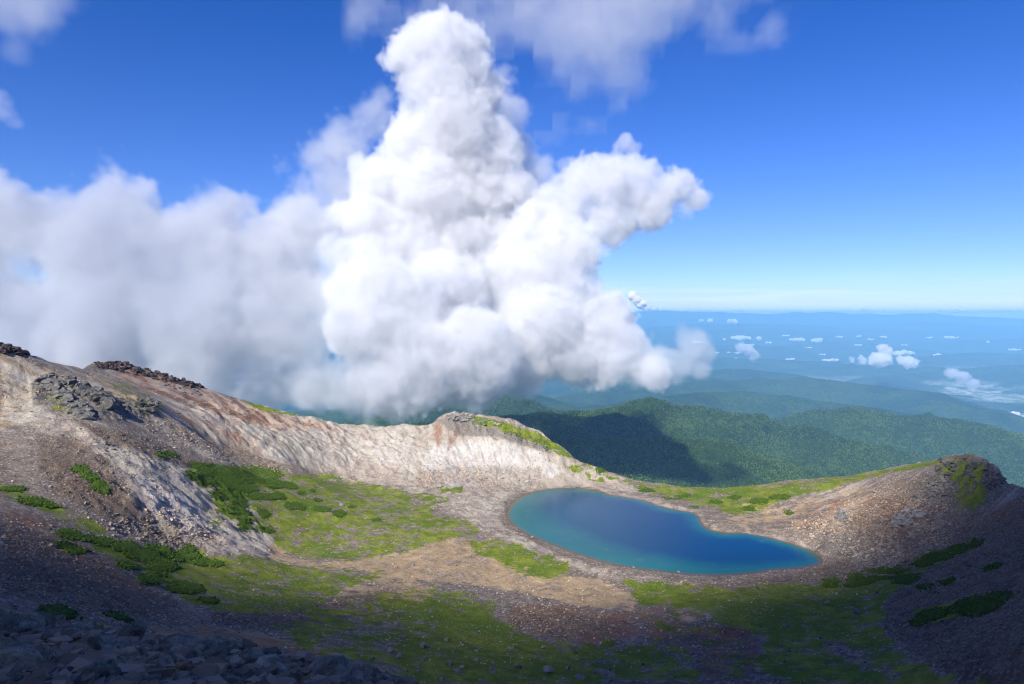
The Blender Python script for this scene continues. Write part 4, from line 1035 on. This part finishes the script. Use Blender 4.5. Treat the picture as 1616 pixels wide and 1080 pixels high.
# scree and turf stones too many to count
def scree():
    r_ = np.random.default_rng(41); n = 620000
    az = r_.uniform(R(-42), R(41), n); t = r_.random(n)
    r = 90 + 560 * t ** .75
    x = r * np.sin(az); y = r * np.cos(az); k = r < rim_dist(az) + 2; x, y = x[k], y[k]
    sd = shore_lookup(x, y); k = sd < -.5; x, y, sd = x[k], y[k], sd[k]
    z = crater_height(x, y); Z = zones_at(x, y, z)
    patch = .5 + 1.4 * fbm(x, y, 30, 3, 77)
    w = .10 + .85 * Z['rough'] + .40 * Z['dark'] + .28 * Z['white'] + .10 * Z['pale'] + .35 * Z['rock'] - .06 * Z['tan']
    w = np.where(Z['grass'] > .4, .13 * np.clip(patch, 0, 1.4) + .1 * Z['rough'], w * np.clip(.35 + patch, .1, 1.5))
    k = r_.random(len(x)) < w; x, y, z, sd = x[k], y[k], z[k], sd[k]; Z = {a: b[k] for a, b in Z.items()}; n = len(x)
    sz = np.clip(r_.lognormal(-1.05, .5, n), .14, 1.5) * (1 + .6 * Z['rough']) * (1 - .35 * (Z['grass'] > .4))
    C = np.array([(a, b, c) for a in (-1, 1) for b in (-1, 1) for c in (-1, 1)], float)
    V = C[None] * r_.uniform(.35, 1.0, (n, 8, 3)) * sz[:, None, None] * np.array([1, .85, .7]) * .5
    a = r_.uniform(0, 6.28, n); ca, sa = np.cos(a)[:, None], np.sin(a)[:, None]
    tl = r_.uniform(-.6, .6, n)[:, None]
    X0 = V[..., 0] + V[..., 2] * tl; Y0 = V[..., 1]
    V = np.stack([X0 * ca - Y0 * sa + x[:, None], X0 * sa + Y0 * ca + y[:, None], V[..., 2] - X0 * tl * .5 + z[:, None] + .12 * sz[:, None]], -1)
    F = np.array([(0, 1, 3, 2), (4, 6, 7, 5), (0, 4, 5, 1), (2, 3, 7, 6), (0, 2, 6, 4), (1, 5, 7, 3)])
    Fa = (F[None] + (np.arange(n) * 8)[:, None, None]).reshape(-1, 4)
    me = raw_mesh('scree', V.reshape(-1, 3), Fa, False)
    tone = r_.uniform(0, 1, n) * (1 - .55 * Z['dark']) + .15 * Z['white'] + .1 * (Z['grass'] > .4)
    warm = np.clip(.5 * Z['rust'] + .35 * Z['tan'] + .25 * Z['pale'] + .2 * r_.random(n), 0, 1)
    attr(me, 'tone', np.repeat(np.clip(tone, 0, 1), 8)); attr(me, 'warm', np.repeat(warm, 8))
    m = new_mat('scree stones'); g = G(m.node_tree)
    c = g.mix(g.attr('tone'), (.12, .095, .072), (.58, .51, .42))
    c = g.mix(g.attr('warm'), c, g.mix(1.0, c, (1.25, .88, .62), 'MULTIPLY'))
    b = g.n('ShaderNodeBsdfPrincipled', None, Base_Color=c, Roughness=.95); b.inputs['Specular IOR Level'].default_value = .15
    g.n('ShaderNodeOutputMaterial', None, Surface=b)
    link('scree', me, m, kind='stuff'); print('scree', n, round(time.time() - T0, 1))
scree()

# small stones filling the gaps of the near talus
def gravel():
    r_ = np.random.default_rng(45); n = 26000
    az = r_.uniform(R(-44), R(2), n); r = 5 * (34 / 5) ** r_.random(n); x = r * np.sin(az); y = r * np.cos(az); z = crater_height(x, y)
    sz = np.clip(r_.lognormal(-2.2, .6, n), .04, .34)
    C = np.array([(a, b, c) for a in (-1, 1) for b in (-1, 1) for c in (-1, 1)], float)
    V = C[None] * r_.uniform(.3, 1.0, (n, 8, 3)) * sz[:, None, None] * np.array([1, .8, .6]) * .6
    a = r_.uniform(0, 6.28, n); ca, sa = np.cos(a)[:, None], np.sin(a)[:, None]; tl = r_.uniform(-.7, .7, n)[:, None]
    X0 = V[..., 0] + V[..., 2] * tl; Y0 = V[..., 1]
    V = np.stack([X0 * ca - Y0 * sa + x[:, None], X0 * sa + Y0 * ca + y[:, None], V[..., 2] - X0 * tl * .5 + z[:, None] + .25 * sz[:, None]], -1)
    F = np.array([(0, 1, 3, 2), (4, 6, 7, 5), (0, 4, 5, 1), (2, 3, 7, 6), (0, 2, 6, 4), (1, 5, 7, 3)])
    me = raw_mesh('gravel', V.reshape(-1, 3), (F[None] + (np.arange(n) * 8)[:, None, None]).reshape(-1, 4), False)
    attr(me, 'tone', np.repeat(r_.uniform(.0, .32, n), 8)); attr(me, 'warm', np.repeat(r_.uniform(0, .5, n) ** 2, 8))
    link('gravel', me, bpy.data.materials['scree stones'], kind='stuff')
gravel()

def outcrop(poly, n, s0, s1, seed, mat, label, name='rock_outcrop', lift=.2, tall=1.0, category='outcrop', grp=None, bigger=1.45, loose=False):
    """one outcrop: a broken mass of angular rock knit into a single body"""
    r_ = np.random.default_rng(seed); P = np.array(poly, float)
    c = np.stack([r_.uniform(P[:, 0].min(), P[:, 0].max(), n * 30), r_.uniform(P[:, 1].min(), P[:, 1].max(), n * 30)], 1)
    c = c[poly_dist(P, c[:, 0], c[:, 1]) > 0][:n]
    H = hit(c[:, 0], c[:, 1], 60, 660, 500); H = H[~np.isnan(H[:, 0])]
    protos = []
    for me in small:
        v = np.empty(len(me.vertices) * 3, np.float32); me.vertices.foreach_get('co', v)
        f = np.array([p.vertices[:] for p in me.polygons]); protos.append((v.reshape(-1, 3), f))
    if loose:                                              # separate rocks: each a thing of its own
        cp = [m_.copy() for m_ in small[:4]]
        for m_ in cp: m_.materials.clear(); m_.materials.append(mat)
        for p in H: put_rock(cp[int(r_.integers(4))], p, 2 * r_.uniform(s0, s1), r_, 'rock', .3, label=label, category='rock', group=grp)
        return
    V = []; F = []; b = 0
    for p in H:
        v, f = protos[int(r_.integers(8))]; s = bigger * r_.uniform(s0, s1) * (1 if r_.random() < .7 else .6); a = r_.uniform(0, 6.28)
        w = v * (s * r_.uniform(.7, 1.2, 3)) * (1, 1, tall)
        w = np.stack([w[:, 0] * cos(a) - w[:, 1] * sin(a), w[:, 0] * sin(a) + w[:, 1] * cos(a), w[:, 2]], 1)
        V.append(w + p + (0, 0, s * (lift - .35))); F.append(f + b); b += len(v)
    if not V: print('empty outcrop', label); return
    V = np.concatenate(V); o = V.mean(0); o[2] = V[:, 2].min()
    me = raw_mesh(name, V - o, np.concatenate(F), False)
    return link(name, me, mat, loc=o, label=label, category=category, group=grp)
outcrop([(-20,540),(10,541),(30,546),(46,557),(40,562),(0,556),(-20,552)], 60, 1.6, 3.0, 1, M_LAVA, 'black jagged crag on the skyline at the far left of the rim', 'summit_crag', .5)
outcrop([(148,567),(190,571),(240,583),(300,600),(330,613),(320,616),(270,604),(215,592),(148,579)], 170, 1.3, 2.3, 2, M_LAVA, 'long dark ledge of lava rock crowning the left ridge', 'lava_ledge', .5, 1.3)
outcrop([(240,596),(300,612),(330,625),(300,624),(260,610)], 34, .8, 1.5, 3, M_CRAG, 'dark rock in the broken band below the lava ledge on the left ridge', loose=True, grp='rocks below the lava ledge')
outcrop([(58,598),(80,592),(104,597),(100,612),(118,630),(150,655),(130,662),(108,650),(88,625),(62,612)], 130, 1.6, 3.4, 4, M_CRAG, 'jagged grey outcrop with a pale head and dark shaded face on the left slope', lift=.3)
outcrop([(108,600),(150,618),(172,630),(190,640),(176,648),(140,630),(112,612)], 90, 1.6, 3.6, 5, M_CRAG, 'toothed rock rib running down right of the grey outcrop on the left slope', lift=.7, tall=1.3)
outcrop([(218,630),(232,634),(252,636),(246,652),(226,650)], 30, 1.2, 2.4, 6, M_CRAG, 'small dark outcrop at the right end of the left slope rocks', lift=.5)
outcrop([(160,700),(180,702),(184,710),(165,712)], 12, .8, 1.6, 7, M_CRAG, 'dark rock in the little knot in the middle of the pale left talus', loose=True, grp='rocks in the pale talus')
outcrop([(700,656),(712,651),(735,653),(760,659),(790,664),(800,672),(760,672),(715,664)], 70, .9, 2.0, 8, M_BLOCK, 'grey rocky crest of the hillock above the pond', lift=.3)
outcrop([(800,675),(850,690),(880,712),(870,716),(830,700),(795,685)], 50, .7, 1.4, 9, M_BLOCK, 'grey rock standing out of the grassy shoulder of the hillock above the pond', loose=True, grp='rocks on the shoulder of the hillock')
outcrop([(1322,803),(1334,806),(1338,818),(1326,828),(1320,818)], 22, .9, 1.9, 10, M_BLOCK, 'upright grey outcrop on the red slope above the pond\'s right end', lift=.6, tall=1.3)
outcrop([(1408,826),(1420,812),(1436,804),(1460,802),(1458,816),(1440,822),(1428,833),(1412,834)], 36, 1.1, 2.4, 11, M_BLOCK, 'largest pale outcrop on the right slope of the crater', lift=.5)
outcrop([(1478,728),(1505,720),(1535,718),(1560,728),(1580,745),(1600,764),(1570,775),(1530,760),(1500,770),(1470,745)], 100, 1.1, 2.3, 12, M_CRAG, 'dark crag forming the right hand summit of the rim', 'summit_crag', .12)
outcrop([(1455,760),(1490,752),(1500,780),(1470,800),(1440,790)], 60, .8, 1.8, 13, M_CRAG, 'dark broken rocks below the right hand summit crag', lift=.35)

THK = [ # thickets: each a list of (u, v, half width, half height)
 [(318,736,20,4),(345,744,30,6),(400,751,50,12),(440,765,24,6),(345,760,38,5),(378,771,30,5),(312,750,20,4)],
 [(360,781,24,5),(345,783,10,4)],[(415,784,28,4)],[(441,783,9,4)],[(377,793,11,6)],[(464,799,17,5)],[(368,806,15,5),(382,810,12,4)],[(386,820,10,3)],[(388,831,9,4)],[(417,811,7,5)],[(422,837,10,4)],
 [(507,804,13,4)],[(535,811,11,5)],[(501,790,4,3)],[(477,779,5,2.5)],[(493,775,4,2)],[(595,821,6,2)],[(554,800,4,2)],[(458,768,12,4)],
 [(140,851,12,3),(165,856,17,4),(200,864,20,6),(225,877,26,8),(256,893,22,9),(250,869,22,5),(290,879,24,6),(320,888,18,4),(340,890,8,3)],
 [(203,894,11,5)],[(237,915,15,6)],[(300,929,17,8),(285,922,9,4)],[(274,931,8,4)],[(329,948,8,4)],[(109,844,12,7)],[(104,862,9,3),(120,870,10,4)],[(189,976,10,3)],[(93,968,14,4)],[(253,907,7,3)],[(300,868,6,2)],
 [(255,719,6,2.5)],[(268,718,9,2.5)],[(127,741,9,4),(143,752,11,5),(157,766,9,5),(163,775,6,4)],[(50,792,18,4),(78,798,8,3)],[(20,773,16,3)],
 [(1198,791,14,5)],[(1161,786,10,3)],[(1019,775,12,3)],[(1062,786,15,3.5)],[(1104,800,14,4)],[(1142,813,15,3)],[(950,741,9,3)],[(1230,785,15,4)],[(1245,810,4,4)],[(1085,783,10,3)],[(1130,793,12,3)],[(1180,803,9,3)],
 [(1538,860,10,4)],[(1510,869,16,6),(1480,880,22,6),(1457,891,15,5)],[(1399,902,32,4)],[(1431,915,18,8)],[(1358,918,18,6),(1346,923,12,4)],[(1350,909,10,3)],[(1314,917,14,2.5)],[(1310,925,10,2)],[(1391,913,20,2.5)],
 [(1541,957,36,10),(1569,946,22,5)],[(1472,971,17,7)],[(1494,918,6,3)],[(1459,926,8,3)],[(1565,895,8,3)],[(1450,982,9,3)]]
def thickets():
    r_ = np.random.default_rng(51)
    t = (1 + 5 ** .5) / 2
    I = np.array([(-1,t,0),(1,t,0),(-1,-t,0),(1,-t,0),(0,-1,t),(0,1,t),(0,-1,-t),(0,1,-t),(t,0,-1),(t,0,1),(-t,0,-1),(-t,0,1)]) / np.hypot(1, t)
    IF = np.array([(0,11,5),(0,5,1),(0,1,7),(0,7,10),(0,10,11),(1,5,9),(5,11,4),(11,10,2),(10,7,6),(7,1,8),(3,9,4),(3,4,2),(3,2,6),(3,6,8),(3,8,9),(4,9,5),(2,4,11),(6,2,10),(8,6,7),(9,8,1)])
    m = new_mat('dwarf pine needles'); g = G(m.node_tree)
    P = g.n('ShaderNodeTexCoord').outputs['Object']
    c = g.mix(g.attr('tone'), (.028, .065, .008), (.090, .145, .018))
    c = g.mix(.5, c, g.mix(g.noise(P, 1.6, 3, .7), (.4, .4, .4), (1.3, 1.3, 1.3)), 'MULTIPLY')
    b = g.n('ShaderNodeBsdfPrincipled', None, Base_Color=c, Roughness=.85); b.inputs['Specular IOR Level'].default_value = .15
    g.n('ShaderNodeOutputMaterial', None, Surface=b)
    lab = {0:'largest dark green dwarf pine thicket, spread over the left meadow',19:'long dark green dwarf pine thicket slanting across the lower left slope',35-0:'',}
    for i, els in enumerate(THK):
        Vs = []; Fs = []; T = []; b_ = 0
        for (u, v, a, h) in els:
            n = int(np.clip(a * h * 17, 110, 4600))
            q = r_.uniform(-1, 1, (n, 2)); q = q[(q ** 2).sum(1) < 1]
            uu, vv = u + q[:, 0] * a, v + q[:, 1] * h
            nz = fbm(uu, vv * 2.5, 9, 3, 200 + i)
            k = (q ** 2).sum(1) < .75 + nz * .9; uu, vv, q = uu[k], vv[k], q[k]
            if len(uu) == 0: continue
            # a coarse survey of the patch, then interpolate
            H = hit(uu[::6], vv[::6], 60, 660, 400); H = H[~np.isnan(H[:, 0])]
            if len(H) < 2: continue
            idx = r_.integers(0, len(H), len(uu)); base = H[idx]
            sp = max(1.0, np.median(H[:, 1]) / FX * a * .10)
            x = base[:, 0] + r_.normal(0, sp, len(uu)); y = base[:, 1] + r_.normal(0, sp * 1.3, len(uu))
            z = crater_height(x, y)
            rr = r_.uniform(.26, .6, len(uu))
            W = I[None] * rr[:, None, None] * r_.uniform(.65, 1.25, (len(uu), 12, 1)) * (1, 1, .8)
            W = W + np.stack([x, y, z + rr * .3 + r_.uniform(0, .25, len(uu))], -1)[:, None]
            Vs.append(W.reshape(-1, 3)); Fs.append((IF[None] + (np.arange(len(uu)) * 12)[:, None, None]).reshape(-1, 3) + b_); b_ += len(uu) * 12
            T.append(np.repeat(r_.random(len(uu)), 12))
        if not Vs: print('thicket missed', i); continue
        V = np.concatenate(Vs); o = V.mean(0); o[2] = V[:, 2].min()
        me = raw_mesh('dwarf_pine_thicket', V - o, np.concatenate(Fs), False); attr(me, 'tone', np.concatenate(T))
        u, v = els[0][0], els[0][1]
        if i == 0: l, gr = lab[0], None
        elif i == 19: l, gr = lab[19], None
        elif i < 19: l, gr = 'small dark green dwarf pine thicket dotted on the left meadow', 'thickets on the left meadow'
        elif i < 31: l, gr = 'dark green dwarf pine thicket on the shaded lower left slope', 'thickets on the lower left slope'
        elif i < 36: l, gr = 'thin green thicket on the stony left slope above the long thicket', 'thickets high on the left slope'
        elif i < 48: l, gr = 'low green thicket on the grassy saddle behind the pond', 'thickets on the saddle behind the pond'
        elif len(els) == 3: l, gr = 'long green thicket climbing the dark scree right of the pond', None
        elif len(els) == 2 and u > 1500: l, gr = 'broad green thicket alone on the dark scree at the right', None
        else: l, gr = 'dark green thicket at the foot of the right hand scree', 'thickets below the right hand scree'
        link('dwarf_pine_thicket', me, m, loc=o, label=l, category='thicket', group=gr)
thickets(); print('thickets', round(time.time() - T0, 1))
